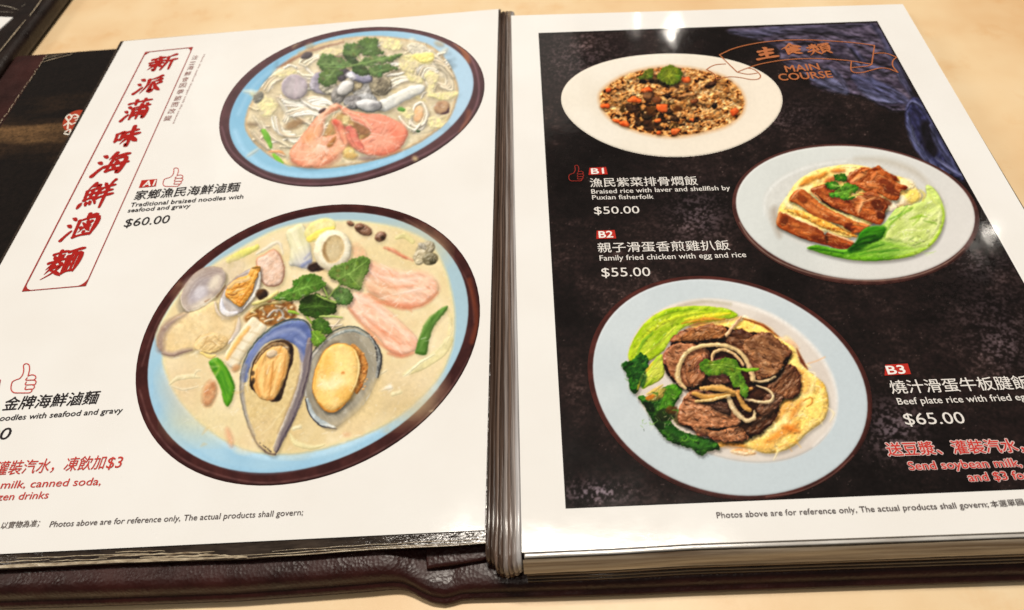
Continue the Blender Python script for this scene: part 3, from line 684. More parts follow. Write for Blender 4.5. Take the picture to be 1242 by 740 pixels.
    P.put(P.line([(572,180),(597,244),(590,320),(562,392)], [3,9,8,3]), (254,230,168), lit=0, op=.8, soft=1.5); P.put(P.ell(518,298,9,6), (210,128,66), lit=0, op=.75, soft=1.8)
    P.put(P.line([(396,442),(432,482),(482,486),(530,450)], [4,11,11,4]), (190,116,40), (224,158,76), lit=0, op=.7, soft=1.6, vs=3)
    P.put(P.line([(376,380),(384,302),(410,236)], [3,8,3]), (214,150,60), lit=0, op=.55, soft=2)
    for i in range(30):
        a = rnd.uniform(0,6.28); P.put(P.ell(482+100*math.cos(a)*rnd.random(), 320+150*math.sin(a)*rnd.random(), rnd.uniform(3,9), rnd.uniform(2,4), rnd.uniform(0,180)), rnd.choice([(255,240,200),(226,166,76),(250,214,140)]), lit=0, op=.4, soft=1.5)
    P.piece('mussel', 'open mussel with blue shell lip')
    P.put(P.poly([(6,330),(30,232),(80,150),(150,86),(220,46),(290,34),(342,54),(364,110),(358,190),(338,300),(310,420),(270,520),(222,620),(182,706),(130,692),(78,640),(44,560),(20,470),(4,400)]), (222,198,148), (214,188,136), r=3, lit=.25, soft=3, shadow=.22)
    P.put(P.poly([(8,330),(32,232),(82,150),(150,86),(220,46),(290,34),(342,54),(362,110),(356,190),(330,260),(306,230),(296,180),(262,150),(200,130),(130,152),(84,204),(52,276),(40,340)]), (118,130,172), (98,110,152), r=4, lit=.4, soft=2, vs=8, va=-30, vst=3)
    for pts, wd, c, o in (([(60,260),(110,160),(190,100),(280,80),(330,120)],26,(160,167,196),.6),([(30,300),(70,200),(140,120)],18,(150,158,190),.6),([(240,66),(300,64),(340,100),(346,170)],16,(86,100,146),.7),([(300,180),(316,240),(306,330)],22,(170,158,160),.7),([(280,130),(320,160)],10,(190,196,220),.6)):
        P.put(P.line(pts, [wd*.4,wd,wd*.5]), c, lit=0, op=o, soft=4)
    P.put(P.line([(4,330),(28,232),(78,148),(148,82),(218,42),(290,30),(344,50),(366,108)], [3,5,7,8,9,9,8,5]), (44,58,66), (70,88,92), lit=0, op=.9, soft=1.4)
    P.put(P.line([(30,262),(16,330),(18,420),(40,520),(78,610)], [26,24,18,12,6]), (176,170,166), (150,146,146), lit=.2, op=.8, soft=3)
    P.put(P.line([(8,310),(6,400),(24,490),(52,570),(84,632)], [4,5,5,5,4]), (92,90,90), lit=0, op=.7, soft=2)
    P.put(P.line([(120,120),(200,62),(280,44)], [2,5,3]), (140,160,176), lit=0, op=.7, soft=1.4)
    P.put(P.line([(350,130),(344,220),(322,330),(288,440),(238,560),(184,682)], [20,40,46,48,44,22]), (146,132,126), (126,114,116), r=3, lit=.45, soft=1.6, va=105, vst=5, vs=4)
    P.put(P.line([(318,250),(300,350),(262,460),(214,570),(172,668)], [6,12,13,12,6]), (212,200,184), (190,176,162), lit=.2, op=.85, soft=1.6)
    P.put(P.line([(300,300),(276,390),(236,490),(190,600)], [3,6,6,3]), (150,124,98), lit=0, op=.55, soft=2)
    P.put(P.line([(366,120),(358,210),(338,320),(306,430),(262,540),(206,650),(180,704)], [5,6,7,7,7,7,5]), (66,54,62), (98,86,92), lit=0, op=.9, soft=1.4)
    P.put(P.line([(46,570),(84,640),(132,690),(180,704)], [3,8,11,9]), (84,70,68), (128,112,102), lit=.2, op=.85, soft=1.8, vs=3)
    for k in range(8): P.put(P.ell(rnd.uniform(70,150), 0, 1, 1) if 0 else P.ell(*(lambda t: (70+90*t, 620+70*t))(rnd.random()), rnd.uniform(3,7), 3, 40), (60,50,50), lit=0, op=.7, soft=1.4)
    P.put(P.line([(110,606),(160,560),(228,470)], [3,8,3]), (240,222,176), lit=0, op=.6, soft=1.6); P.put(P.line([(44,300),(38,350),(44,390)], [3,7,3]), (240,228,196), lit=0, op=.6, soft=1.6)
    P.put(P.poly([(54,330),(70,244),(110,182),(172,140),(236,136),(270,170),(268,240),(246,300),(214,420),(182,440),(150,434),(64,380)]), (52,38,32), (76,56,42), r=3, lit=.2, soft=1.6)
    P.put(P.poly([(60,322),(76,252),(120,188),(190,156),(238,166),(254,204),(244,272),(220,350),(186,416),(150,434),(106,426),(76,380)]), (228,172,100), (238,190,122), r=6, lit=.6, bump=3, bs=6, va=108, vst=2.5, soft=1.2, spec=.15)
    P.put(P.line([(80,250),(122,186),(186,154),(240,168),(254,214)], [8,18,20,18,8]), (168,140,104), (128,100,70), r=2.5, lit=.5, soft=1.5, vs=3)
    for pts, wd, c, o in (([(130,240),(112,330),(120,410)],[6,26,8],(248,208,140),.8),([(170,240),(160,330),(150,420)],[4,12,4],(196,132,66),.7),([(200,230),(190,310),(170,390)],[6,20,8],(246,204,138),.75),([(230,210),(222,290),(190,380)],[4,10,4],(202,140,76),.7),([(90,280),(86,350),(104,410)],[4,12,6],(204,142,78),.7),([(140,430),(170,424)],10,(208,146,84),.7),([(150,260),(140,300)],[3,8],(255,232,190),.7),([(206,250),(198,290)],[3,7],(255,230,186),.7)):
        P.put(P.line(pts, wd), c, lit=.1, op=o, soft=2)
    P.put(P.ell(164,202,28,20,-20), (236,216,190), (214,188,154), r=4, lit=.5, soft=1.6); P.put(P.line([(140,210),(156,226),(186,218)], [3,6,3]), (150,110,74), lit=0, op=.6, soft=1.5)
    for x, y in ((68,300),(66,350),(72,336),(196,416),(188,430),(258,190)): P.put(P.ell(x,y,9,14,10), (40,32,28), lit=0, op=.7, soft=2)
    # coriander
    P.z(320, 290, 5.693)
    P.piece('coriander', 'sprig of green coriander leaves')
    leaf(P, [(470,380),(520,330),(580,348),(612,384),(606,440),(560,456),(510,450),(488,420)], (102,128,74), (74,100,50))
    leaf(P, [(250,432),(300,390),(362,378),(430,400),(500,450),(496,502),(450,526),(380,546),(310,536),(255,510),(244,478)], (66,92,36), (46,66,26), ([(260,480),(360,460),(480,470)],))
    P.put(P.ell(300,420,46,30,-20), (34,44,22), lit=0, op=.7, soft=4); P.put(P.ell(440,360,40,34,30), (44,56,28), lit=0, op=.6, soft=4)
    leaf(P, [(330,572),(380,545),(430,560),(470,630),(440,660),(400,650),(340,620)], (82,114,46), (58,86,34))
    leaf(P, [(330,642),(370,630),(424,670),(412,710),(370,738),(332,722)], (124,154,62), (92,126,46), ([(340,650),(390,710)],))
    leaf(P, [(60,411),(130,362),(196,334),(200,292),(258,256),(330,240),(388,258),(404,286),(430,302),(410,340),(360,366),(300,386),(240,420),(170,427),(110,421)], (100,134,58), (74,108,40), ([(90,408),(240,350),(400,300)],[(200,370),(250,290)],[(280,336),(330,262)],[(240,352),(260,400)],[(300,326),(340,360)]))
    leaf(P, [(446,240),(460,204),(500,180),(560,165),(600,140),(680,120),(730,140),(722,220),(700,262),(684,290),(680,330),(650,353),(590,336),(530,310),(510,290),(460,266)], (112,136,68), (92,118,54), ([(500,280),(600,230),(710,150)],[(580,240),(660,330)],[(560,250),(560,180)],[(620,220),(640,140)]))
    for pts, wd, c in (([(365,385),(430,415),(496,440)],[8,18,14],(156,176,96)),([(412,338),(430,370),(442,410)],[8,13,10],(146,168,88)),([(525,312),(490,350),(452,400)],[6,11,8],(132,152,80)),([(384,536),(460,532),(540,542)],[10,17,10],(182,196,116)),([(174,500),(210,506),(242,518)],[20,22,10],(154,184,74)),([(300,540),(330,580)],14,(140,166,72)),([(452,596),(500,600),(540,590)],[6,14,6],(240,224,200)),([(470,620),(520,560)],[6,10],(232,214,190))):
        P.put(P.line(pts, wd), c, r=2, lit=.5, soft=1.1, shadow=.25, sh=(.5,1))
    P.z(150, 240, 2.0556)
    # gravy film creeping over the food
    for i in range(26):
        x, y = rnd.uniform(130,790), rnd.uniform(330,620); a = rnd.uniform(-.9,.1); l = rnd.uniform(14,46)
        P.put(P.line([(x,y),(x+l*.5*math.cos(a),y+l*.5*math.sin(a)+rnd.uniform(-5,5)),(x+l*math.cos(a),y+l*math.sin(a))],[1,rnd.uniform(4,9),1]), rnd.choice([(248,236,206),(240,224,184),(212,184,132)]), lit=0, op=rnd.uniform(.25,.6), soft=2.6, keep=True) if not any(inside(x, y, q_) for q_ in ([(300,300),(470,300),(640,330),(640,480),(530,590),(380,650),(300,560)],)) else None
    P.cur = -1
    for x, y, rx, ry, a, o in ((640,225,60,16,20,.35),(690,300,40,20,40,.3),(250,330,60,26,-30,.3),(330,590,60,30,-40,.35),(560,570,60,16,-10,.35),(150,350,50,20,0,.3),(700,170,70,10,10,.3),(240,300,50,12,0,.3)):
        P.put(P.ell(x,y,rx,ry,a), (226,200,158), lit=0, op=o, soft=10, keep=True)
    for i in range(40):
        x, y = rnd.uniform(120,790), rnd.uniform(110,600)
        P.put(P.line([(x,y),(x+rnd.uniform(4,14),y-rnd.uniform(0,8))],[1,3,1]), (255,250,236), lit=0, op=rnd.uniform(.3,.75), soft=1.6, keep=True)
    P.smear(.35, .5, .2, .04, 0, .12); return P
# ---------------------------------------------------------------- dish A1 (upper left)
def dish_a1():
    P = Pic(263, 30, 589, 230, DENS); P.z(250, 20, 3.3629)
    out = [(52,450),(68,360),(130,265),(230,182),(360,112),(520,63),(700,43),(860,53),(1000,97),(1090,170),(1130,270),(1115,372),(1050,470),(920,560),(760,630),(600,680),(450,697),(300,686),(180,632),(90,552)]
    blu = [(88,450),(108,368),(168,272),(268,192),(398,122),(545,78),(700,58),(855,68),(975,110),(1050,178),(1088,270),(1074,362),(1010,446),(890,530),(750,595),(600,645),(450,667),(310,652),(200,596),(118,525)]
    wel = [(158,430),(182,352),(248,258),(350,166),(480,106),(620,82),(760,84),(900,112),(978,175),(1022,262),(1026,326),(990,420),(910,490),(800,550),(650,596),(480,620),(330,606),(230,548),(172,485)]
    P.piece('plate', 'blue oval plate with dark rim under prawns and noodles')
    P.put(P.poly(efit(out), False), (80,46,50), (64,36,40), r=5, lit=.6, vs=14, soft=1.)
    P.L = P.I >= 0
    P.put(P.line([(64,450),(100,545),(190,622),(310,672),(450,684),(600,666),(760,616),(920,546),(1040,462)], 7), (150,112,122), lit=0, op=.45, soft=2)
    P.put(P.line([(1010,110),(1080,170),(1112,270),(1100,366),(1040,456)], 7), (170,128,138), lit=0, op=.45, soft=2)
    P.put(P.line([(1020,100),(1052,140),(1066,180)], 26), (168,100,62), lit=0, op=.7, soft=4)
    P.put(P.line([(1040,470),(1062,430),(1072,390)], 20), (150,84,52), lit=0, op=.5, soft=4)
    P.put(P.poly(efit(blu), False), (126,178,208), (140,188,213), tex=.03, r=2, lit=.2, vs=60, soft=1.3, grad=((600,300),(1060,230),(178,206,224)))
    P.put(P.line([(118,470),(150,540),(230,610),(330,640),(480,648),(640,620),(800,566)], 20), (172,212,236), lit=0, op=.6, soft=5)
    P.put(P.line([(130,400),(190,290),(290,205),(420,130)], 10), (170,206,226), lit=0, op=.5, soft=5)
    P.softk, P.shk = 1.4, .7
    P.piece('soup', 'pale noodle soup')
    P.put(P.poly(wel), (204,186,152), (222,206,172), r=3, lit=.2, vs=10, soft=2., edge=(4,(196,164,124)), bump=1.5, bs=6)
    P.put(P.line([(290,210),(350,178),(430,140),(560,104)], [3,9,6,3]), (120,70,56), lit=.1, op=.8, soft=3)
    for i in range(70):
        x, y = rnd.uniform(170,1000), rnd.uniform(100,600)
        P.put(P.ell(x,y,rnd.uniform(12,40),rnd.uniform(6,16),rnd.uniform(-50,40)), jit(rnd.choice([(226,210,176),(238,224,196),(196,176,136),(176,156,120),(232,212,150)]),8), r=3, lit=.4, op=.6, soft=3)
    P.L = P.I == 1
    P.piece('noodles', 'pale wheat noodles')
    for i in range(50):
        x, y = rnd.choice([(rnd.uniform(190,540),rnd.uniform(300,580)),(rnd.uniform(860,1000),rnd.uniform(170,300)),(rnd.uniform(700,900),rnd.uniform(130,260)),(rnd.uniform(230,480),rnd.uniform(180,300))])
        a = rnd.uniform(0,6.28); L = rnd.uniform(20,55); b = a + rnd.uniform(-1.4,1.4)
        p = [(x,y),(x+L*math.cos(a),y+L*.6*math.sin(a)),(x+L*math.cos(a)+L*math.cos(b),y+(L*.6*math.sin(a)+L*.6*math.sin(b)))]
        P.put(P.line(p, rnd.uniform(7,13)), jit(rnd.choice([(238,226,200),(226,208,174),(244,234,214),(216,198,164)]),6), r=2.2, lit=.75, soft=1.2, shadow=.16, sh=(.7,1.2), spec=.12)
    def bundle(pts, nn, gap, wd=11.):
        for k in range(nn):
            o = (k - (nn - 1) / 2) * gap; ph = rnd.uniform(-6, 6)
            q = [(x + o * rnd.uniform(.6, 1.1) + ph * .4, y + o * .7 * rnd.uniform(.6, 1.1) + rnd.uniform(-4, 4)) for x, y in pts]
            P.put(P.line(q, [wd*.6, wd*rnd.uniform(.8,1.15), wd, wd*.7]), jit(rnd.choice([(242,230,206),(232,216,186),(250,242,226),(222,204,172)]),6), r=2.4, lit=.55, soft=1.4, shadow=.2, sh=(.6,1.1), spec=.2)
    for pts, nn in (([(300,345),(330,400),(322,430)],3),([(320,330),(356,400),(430,436)],4),([(310,345),(390,352),(470,338),(506,352)],5),([(340,400),(410,384),(460,396)],4),([(300,450),(340,500),(410,490),(424,460)],3),([(280,410),(300,470),(360,486)],4),([(210,420),(250,470),(330,520)],4),([(190,470),(240,530),(310,560)],3),([(380,330),(440,370),(500,372)],4),([(240,300),(270,260),(330,230)],4),([(400,190),(460,160),(540,150)],3),
        ([(870,230),(900,196),(960,206),(1000,186)],4),([(880,246),(900,214),(940,220)],3),([(950,200),(985,240),(990,285),(950,278)],4),([(700,240),(760,200),(800,196)],4),([(740,290),(790,262),(836,252)],3),([(860,120),(900,140),(960,180)],3),([(930,180),(970,200),(1000,240)],3),([(620,120),(680,110),(760,112)],3),([(900,400),(880,450),(840,470)],2)):
        bundle(pts, nn, 11)
    for pts, wd in (([(832,440),(850,372),(880,352),(902,400),(886,440),(852,450),(834,424)],13),([(790,410),(810,440),(850,465),(872,440)],11)):
        P.put(P.line(pts, wd), jit((240,228,204),6), r=2.2, lit=.8, soft=1.2, shadow=.25, sh=(.7,1.2), spec=.15)
    P.put(P.ell(866,400,20,34,10), (226,176,128), (238,200,160), r=3, lit=.5, soft=2.)
    P.piece('egg', 'yellow scraps of egg')
    for pts in ([(210,350),(240,325),(280,345),(288,380),(260,408),(222,395)],[(705,95),(740,88),(790,100),(800,130),(760,140),(720,125)],[(800,160),(850,150),(905,165),(920,195),(870,200),(840,230),(800,220),(785,190)],[(890,240),(920,222),(950,240),(935,280),(925,320),(900,330),(905,280)],[(905,318),(960,310),(1030,308),(1020,325),(970,345),(925,332)],[(905,420),(940,410),(998,440),(980,455),(920,455)],[(460,150),(500,130),(560,135),(540,160),(480,165)],[(790,390),(830,370),(850,400),(820,420)],[(270,240),(330,215),(370,225),(320,250)],[(820,230),(880,250),(880,275),(830,265)]):
        P.put(P.poly(pts), jit((232,219,160),6), (222,206,166), r=3, lit=.4, bump=2.4, bs=4, soft=2.6, shadow=.1, jag=1.4, vs=4)
    P.put(P.poly([(820,120),(860,105),(910,135),(930,160),(890,180),(840,155)]), (230,220,196), (214,204,180), r=3, lit=.6, bump=3, bs=3, soft=1.5)
    P.put(P.poly([(840,160),(880,150),(925,150),(925,180),(880,190)]), (244,226,140), r=3, lit=.5, bump=2, bs=3, soft=1.5)
    P.piece('scallion', 'green strip of scallion in the soup')
    P.put(P.line([(236,468),(252,500),(266,536)], [22,26,12]), (132,184,72), (108,164,56), r=3, lit=.5, soft=1.4); P.put(P.line([(276,564),(296,588),(310,602)], [12,24,14]), (126,184,60), r=3, lit=.5, soft=1.4)
    P.put(P.line([(258,552),(300,552),(320,562)], [6,10,4]), (226,164,110), r=2, lit=.4, soft=1.4)
    P.put(P.ell(796,378,17,9,10), (104,156,68), r=3, lit=.5, soft=1.2); P.put(P.ell(865,468,8,4), (60,84,50), lit=.3)
    P.piece('radish', 'slice of translucent white radish')
    P.put(P.poly([(688,362),(704,346),(780,308),(848,280),(890,282),(884,310),(830,336),(752,380),(716,386)]), (216,214,206), (226,222,208), r=6, lit=.5, soft=1.3, shadow=.3, spec=.1)
    P.piece('mushroom')
    P.put(P.ell(962,372,34,28,-20), (186,150,116), (160,124,96), r=5, lit=.5, soft=2); P.put(P.line([(962,396),(984,390),(988,376)], [3,9,5]), (70,42,50), lit=.2, soft=1.6)
    P.put(P.ell(190,440,22,8,0), (110,90,70), lit=.3, op=.7, soft=4); P.put(P.ell(360,440,40,18,-20), (140,106,70), lit=.3, op=.75, soft=4)
    P.put(P.ell(540,170,20,10,0), (100,80,60), lit=.2, op=.7, soft=4); P.put(P.ell(410,160,26,14,-20), (140,130,124), (90,80,80), r=4, lit=.6, soft=1.6); P.put(P.ell(212,330,26,20,-50), (170,166,152), (120,116,104), r=4, lit=.6, bump=2, bs=3, soft=1.8)
    P.piece('clam', 'round lilac clam shell')
    P.put(P.poly([(438,240),(470,226),(510,250),(520,290),(490,318),(446,310),(420,286)]), (150,142,152), (186,178,184), r=4, lit=.6, bump=2.5, bs=5, soft=1.6, shadow=.3)
    P.put(P.ell(362,289,54,52,0), (160,148,152), (178,166,166), r=6, lit=.5, soft=1.3, shadow=.35, vs=5, core=(12,(190,178,180)), edge=(1.6,(206,190,190)))
    P.put(P.line([(372,245),(366,285),(362,330)], 6), (206,184,190), lit=0, op=.5, soft=4); P.put(P.ell(398,270,12,18,20), (214,198,206), lit=0, op=.55, soft=5)
    P.piece('oyster', 'grey and white shellfish meat')
    for x, y, rx, ry, a, c in ((500,290,40,30,20,(206,196,172)),(540,320,30,40,20,(168,160,152)),(640,300,44,36,0,(190,184,176)),(650,340,46,26,0,(176,174,172)),(712,282,46,42,-20,(176,162,134)),(600,350,40,30,0,(150,144,142)),(560,240,30,26,-30,(96,88,92)),(600,276,40,30,0,(220,200,160))):
        P.put(P.ell(x,y,rx,ry,a), c, tuple(v*.8 for v in c), r=6, lit=.75, bump=3, bs=4, soft=1.3, shadow=.3, spec=.15)
    P.put(P.ell(712,282,34,30,-20), (158,146,120), (112,102,84), r=5, lit=.6, bump=3.5, bs=3, soft=1.8)
    for x, y, rx, ry, a, c in ((628,246,52,24,14,(178,174,196)),(568,292,42,28,-38,(214,208,200)),(664,362,54,28,6,(206,202,198))):
        P.put(P.ell(x,y,rx,ry,a), c, tuple(v*.9 for v in c), r=9, lit=.8, soft=1.2, shadow=.45, spec=.3, edge=(2,tuple(v*.7 for v in c)))
    P.put(P.ell(590,242,20,12,20), (236,232,230), lit=.4, soft=3); P.put(P.ell(690,362,20,14,0), (90,88,92), lit=.3, op=.6, soft=4); P.put(P.line([(612,352),(640,346),(700,350)], 6), (246,242,238), lit=0, op=.7, soft=2.5)
    P.put(P.line([(600,262),(650,268)], 5), (86,84,100), lit=0, op=.6, soft=2)
    P.piece('coriander', 'bunch of dark coriander on the noodles')
    g1, g2 = (100,122,70), (74,98,50)
    leaf(P, [(560,150),(600,160),(620,190),(580,196)], (66,86,44), (50,70,34), amp=.9)
    leaf(P, [(600,196),(650,206),(670,236),(630,240),(596,222)], (70,94,48), (52,74,34), amp=.9)
    leaf(P, [(455,190),(478,152),(520,160),(560,176),(590,196),(560,214),(500,214),(470,216)], g1, g2, ([(462,196),(520,196),(590,196)],), amp=1.4)
    leaf(P, [(462,236),(486,214),(530,214),(560,226),(540,248),(522,276),(480,286),(458,262)], (92,114,62), (66,90,42), ([(480,270),(520,224)],), amp=1.4)
    leaf(P, [(558,150),(566,116),(596,108),(624,118),(640,144),(610,164),(580,164)], (94,118,64), g2, amp=1.3)
    leaf(P, [(620,104),(650,88),(690,88),(706,108),(698,124),(726,146),(690,160),(648,160),(634,130)], (84,110,56), g2, ([(650,150),(680,104)],), amp=1.4)
    leaf(P, [(620,196),(650,168),(700,160),(748,162),(798,150),(780,172),(750,186),(700,196),(660,206)], (104,126,74), g2, ([(630,194),(700,176),(790,154)],), amp=1.4)
    leaf(P, [(664,212),(706,196),(752,196),(780,216),(740,226),(704,248),(672,240)], (92,114,64), (66,90,44), ([(680,230),(760,208)],), amp=1.3)
    for pts in ([(480,206),(560,206),(640,192),(760,164)],[(600,140),(640,190)],[(640,192),(690,230)]): P.put(P.line(pts, [3,7,3]), (124,152,84), r=2, lit=.4, op=.85, soft=1.3)
    P.z(340, 120, 7.306)
    P.piece('prawn', 'pink prawn curled to the right')
    P.put(P.poly([(380,330),(450,190),(560,100),(640,190),(760,250),(800,310),(700,400),(600,500),(480,440),(400,420)]), (190,150,96), (140,96,54), r=3, lit=.4, bump=3, bs=4, soft=2.4, op=.95)
    pr = [(430,70),(500,36),(534,70),(480,112),(410,160),(388,230),(372,330),(440,322),(486,306),(474,250),(452,206),(490,180),(540,206),(574,300),(592,382),(562,452),(482,532),(400,582),(300,608),(190,602),(112,562),(84,490),(112,420),(200,330),(262,240),(330,156)]
    P.put(P.poly(pr), (230,166,134), (222,146,112), r=6, lit=.45, bump=2.5, bs=5, soft=2., shadow=.28, spec=.15, vs=9)
    for x, y, rx, ry, a, c, o in ((200,500,90,60,30,(246,186,152),.7),(300,430,70,60,0,(244,196,160),.7),(260,330,70,40,-40,(236,170,110),.6),(430,560,120,24,-28,(226,132,98),.6),(160,560,70,24,20,(226,134,100),.6),(360,180,50,20,-40,(246,206,176),.7),(520,440,60,40,-50,(248,196,156),.7),(330,270,50,50,0,(232,176,136),.7)):
        P.put(P.ell(x,y,rx,ry,a), c, lit=0, op=o, soft=7)
    for pts, wd, c in (([(300,300),(330,230),(380,206),(388,280),(350,350),(310,320)],7,(252,222,196)),([(345,150),(350,190),(420,150),(480,110)],9,(250,216,190)),([(206,330),(240,400),(300,440)],7,(250,206,172)),([(120,430),(190,470),(290,470)],7,(250,204,172)),([(100,520),(200,540),(310,500)],7,(250,204,172)),([(200,596),(270,560),(340,510)],7,(250,204,172)),([(350,590),(390,540),(400,500)],7,(248,204,172)),([(470,530),(450,490),(430,470)],7,(250,204,172)),([(330,160),(250,260),(180,350),(110,440)],6,(226,130,96)),([(380,330),(440,300),(470,250)],6,(180,110,64)),([(410,540),(380,552)],16,(255,232,214)),([(180,390),(170,420)],10,(252,220,196))):
        P.put(P.line(pts, [wd*.4,wd,wd*.4]), c, lit=.1, op=.75, soft=1.6)
    for k in range(11):
        a = 2.5 - k * .27
        P.put(P.line([(350+20*math.cos(a),420-10*math.sin(a)),(356+90*math.cos(a)*rnd.uniform(.8,1.1),430+80*math.sin(a)*rnd.uniform(.8,1.1))], [8,3]), (250,226,204), lit=.2, op=.75, soft=1.5)
    P.put(P.poly([(415,400),(490,330),(480,390),(430,430)]), (150,92,48), (176,116,64), lit=.2, soft=2)
    P.put(P.line([(480,196),(524,230),(560,330),(580,390)], [30,66,60,40]), (214,116,90), (226,144,112), r=4, lit=.55, soft=1.5, spec=.22, shadow=.25)
    P.put(P.line([(478,190),(500,220)], [30,44]), (206,84,62), lit=.3, op=.7, soft=3); P.put(P.line([(560,300),(584,380),(560,440)], [16,40,24]), (246,178,138), lit=.1, op=.7, soft=4)
    P.put(P.ell(371,103,36,16,-36), (66,46,48), (96,70,66), r=3, lit=.4, soft=1.4)
    P.piece('prawn', 'pink prawn curled to the left')
    pr = [(520,60),(560,70),(630,104),(760,130),(880,134),(1000,180),(1092,240),(1128,300),(1102,382),(1040,450),(930,496),(800,502),(700,470),(630,422),(590,352),(574,270),(620,248),(676,300),(700,362),(800,312),(724,232),(650,192),(570,140)]
    P.put(P.poly(pr), (226,146,120), (216,126,100), r=6, lit=.45, bump=2.5, bs=5, soft=1.8, shadow=.3, spec=.15, vs=9)
    for x, y, rx, ry, a, c, o in ((1040,300,70,80,0,(228,120,90),.6),(900,380,110,60,0,(242,172,144),.7),(880,200,110,40,10,(240,158,130),.7),(760,420,60,40,20,(244,164,134),.7),(960,470,100,24,-12,(222,112,82),.6),(700,170,80,24,15,(232,140,110),.6),(640,350,30,60,-15,(224,104,82),.7),(1060,240,40,30,40,(246,170,140),.6)):
        P.put(P.ell(x,y,rx,ry,a), c, lit=0, op=o, soft=7)
    for pts, wd, c in (([(600,150),(680,170),(740,196),(800,280)],9,(250,214,190)),([(590,190),(660,196),(740,230)],7,(248,206,180)),([(690,310),(760,300),(900,322)],8,(252,218,196)),([(730,372),(790,340),(850,330)],9,(250,212,190)),([(750,170),(830,190),(930,216),(960,200)],7,(250,204,180)),([(940,200),(930,270),(900,310)],7,(246,186,160)),([(1040,240),(990,300),(920,330)],7,(248,188,162)),([(1110,320),(1020,340),(930,346)],7,(248,188,162)),([(1060,420),(980,390),(920,366)],7,(248,188,162)),([(960,490),(930,430),(900,390)],7,(246,184,158)),([(830,500),(840,440),(850,390)],7,(246,184,158)),([(720,470),(760,420),(800,390)],7,(246,184,158)),([(800,376),(840,360)],14,(150,90,80)),([(640,376),(680,380)],14,(252,206,184))):
        P.put(P.line(pts, [wd*.4,wd,wd*.4]), c, lit=.1, op=.7, soft=1.6)
    P.put(P.poly([(646,206),(720,240),(796,300),(720,318),(690,290)]), (132,86,56), (170,120,84), r=2, lit=.3, bump=2, bs=3, soft=2)
    P.put(P.line([(600,262),(640,290),(664,360),(720,440)], [40,64,66,50]), (208,98,82), (222,132,108), r=4, lit=.55, soft=1.5, spec=.22, shadow=.2)
    P.put(P.line([(580,250),(620,250)], [20,36]), (196,90,86), lit=.3, op=.7, soft=3); P.put(P.line([(660,400),(720,450),(820,480)], [16,30,16]), (240,150,118), lit=.1, op=.7, soft=4)
    for pts in ([(480,120),(470,180),(520,120)],[(520,110),(590,130),(640,190)],[(600,60),(560,80),(520,140)],[(560,210),(600,230),(640,230)],[(560,100),(700,150),(820,260)]):
        P.put(P.line(pts, [4,11,4]), (246,220,190), (232,196,150), lit=.3, op=.85, soft=1.4)
    P.put(P.poly([(560,150),(620,160),(600,230),(550,220)]), (226,206,150), (196,160,104), r=3, lit=.4, bump=2, bs=3, soft=2.5, op=.8)
    P.put(P.ell(610,470,50,40,0), (230,206,140), (206,176,110), r=3, lit=.5, soft=2.5); P.put(P.line([(560,530),(630,540),(690,520)],[4,14,6]), (240,226,190), lit=.3, op=.8, soft=2)
    P.put(P.ell(800,526,90,18,-4), (140,112,104), (176,150,136), lit=.3, op=.75, soft=4)
    P.z(250, 20, 3.3629)
    P.put(P.ell(590,570,30,16,0), (220,196,130), (196,160,96), r=3, lit=.5, soft=3); P.put(P.ell(650,578,40,8,0), (130,110,110), lit=.3, op=.5, soft=4)
    for i in range(60):
        x, y = rnd.uniform(200,980), rnd.uniform(120,590)
        P.put(P.line([(x,y),(x+rnd.uniform(6,18),y-rnd.uniform(0,8))],[1,5,1]), (255,250,240), lit=0, op=rnd.uniform(.3,.7), soft=1.4, keep=True)
    P.smear(.45, .6, .3, .06, .04, .22); P.C = P.C * .92 + np.array([226,216,198]) * .08; return P  # pale haze over the dish mixed into its colours
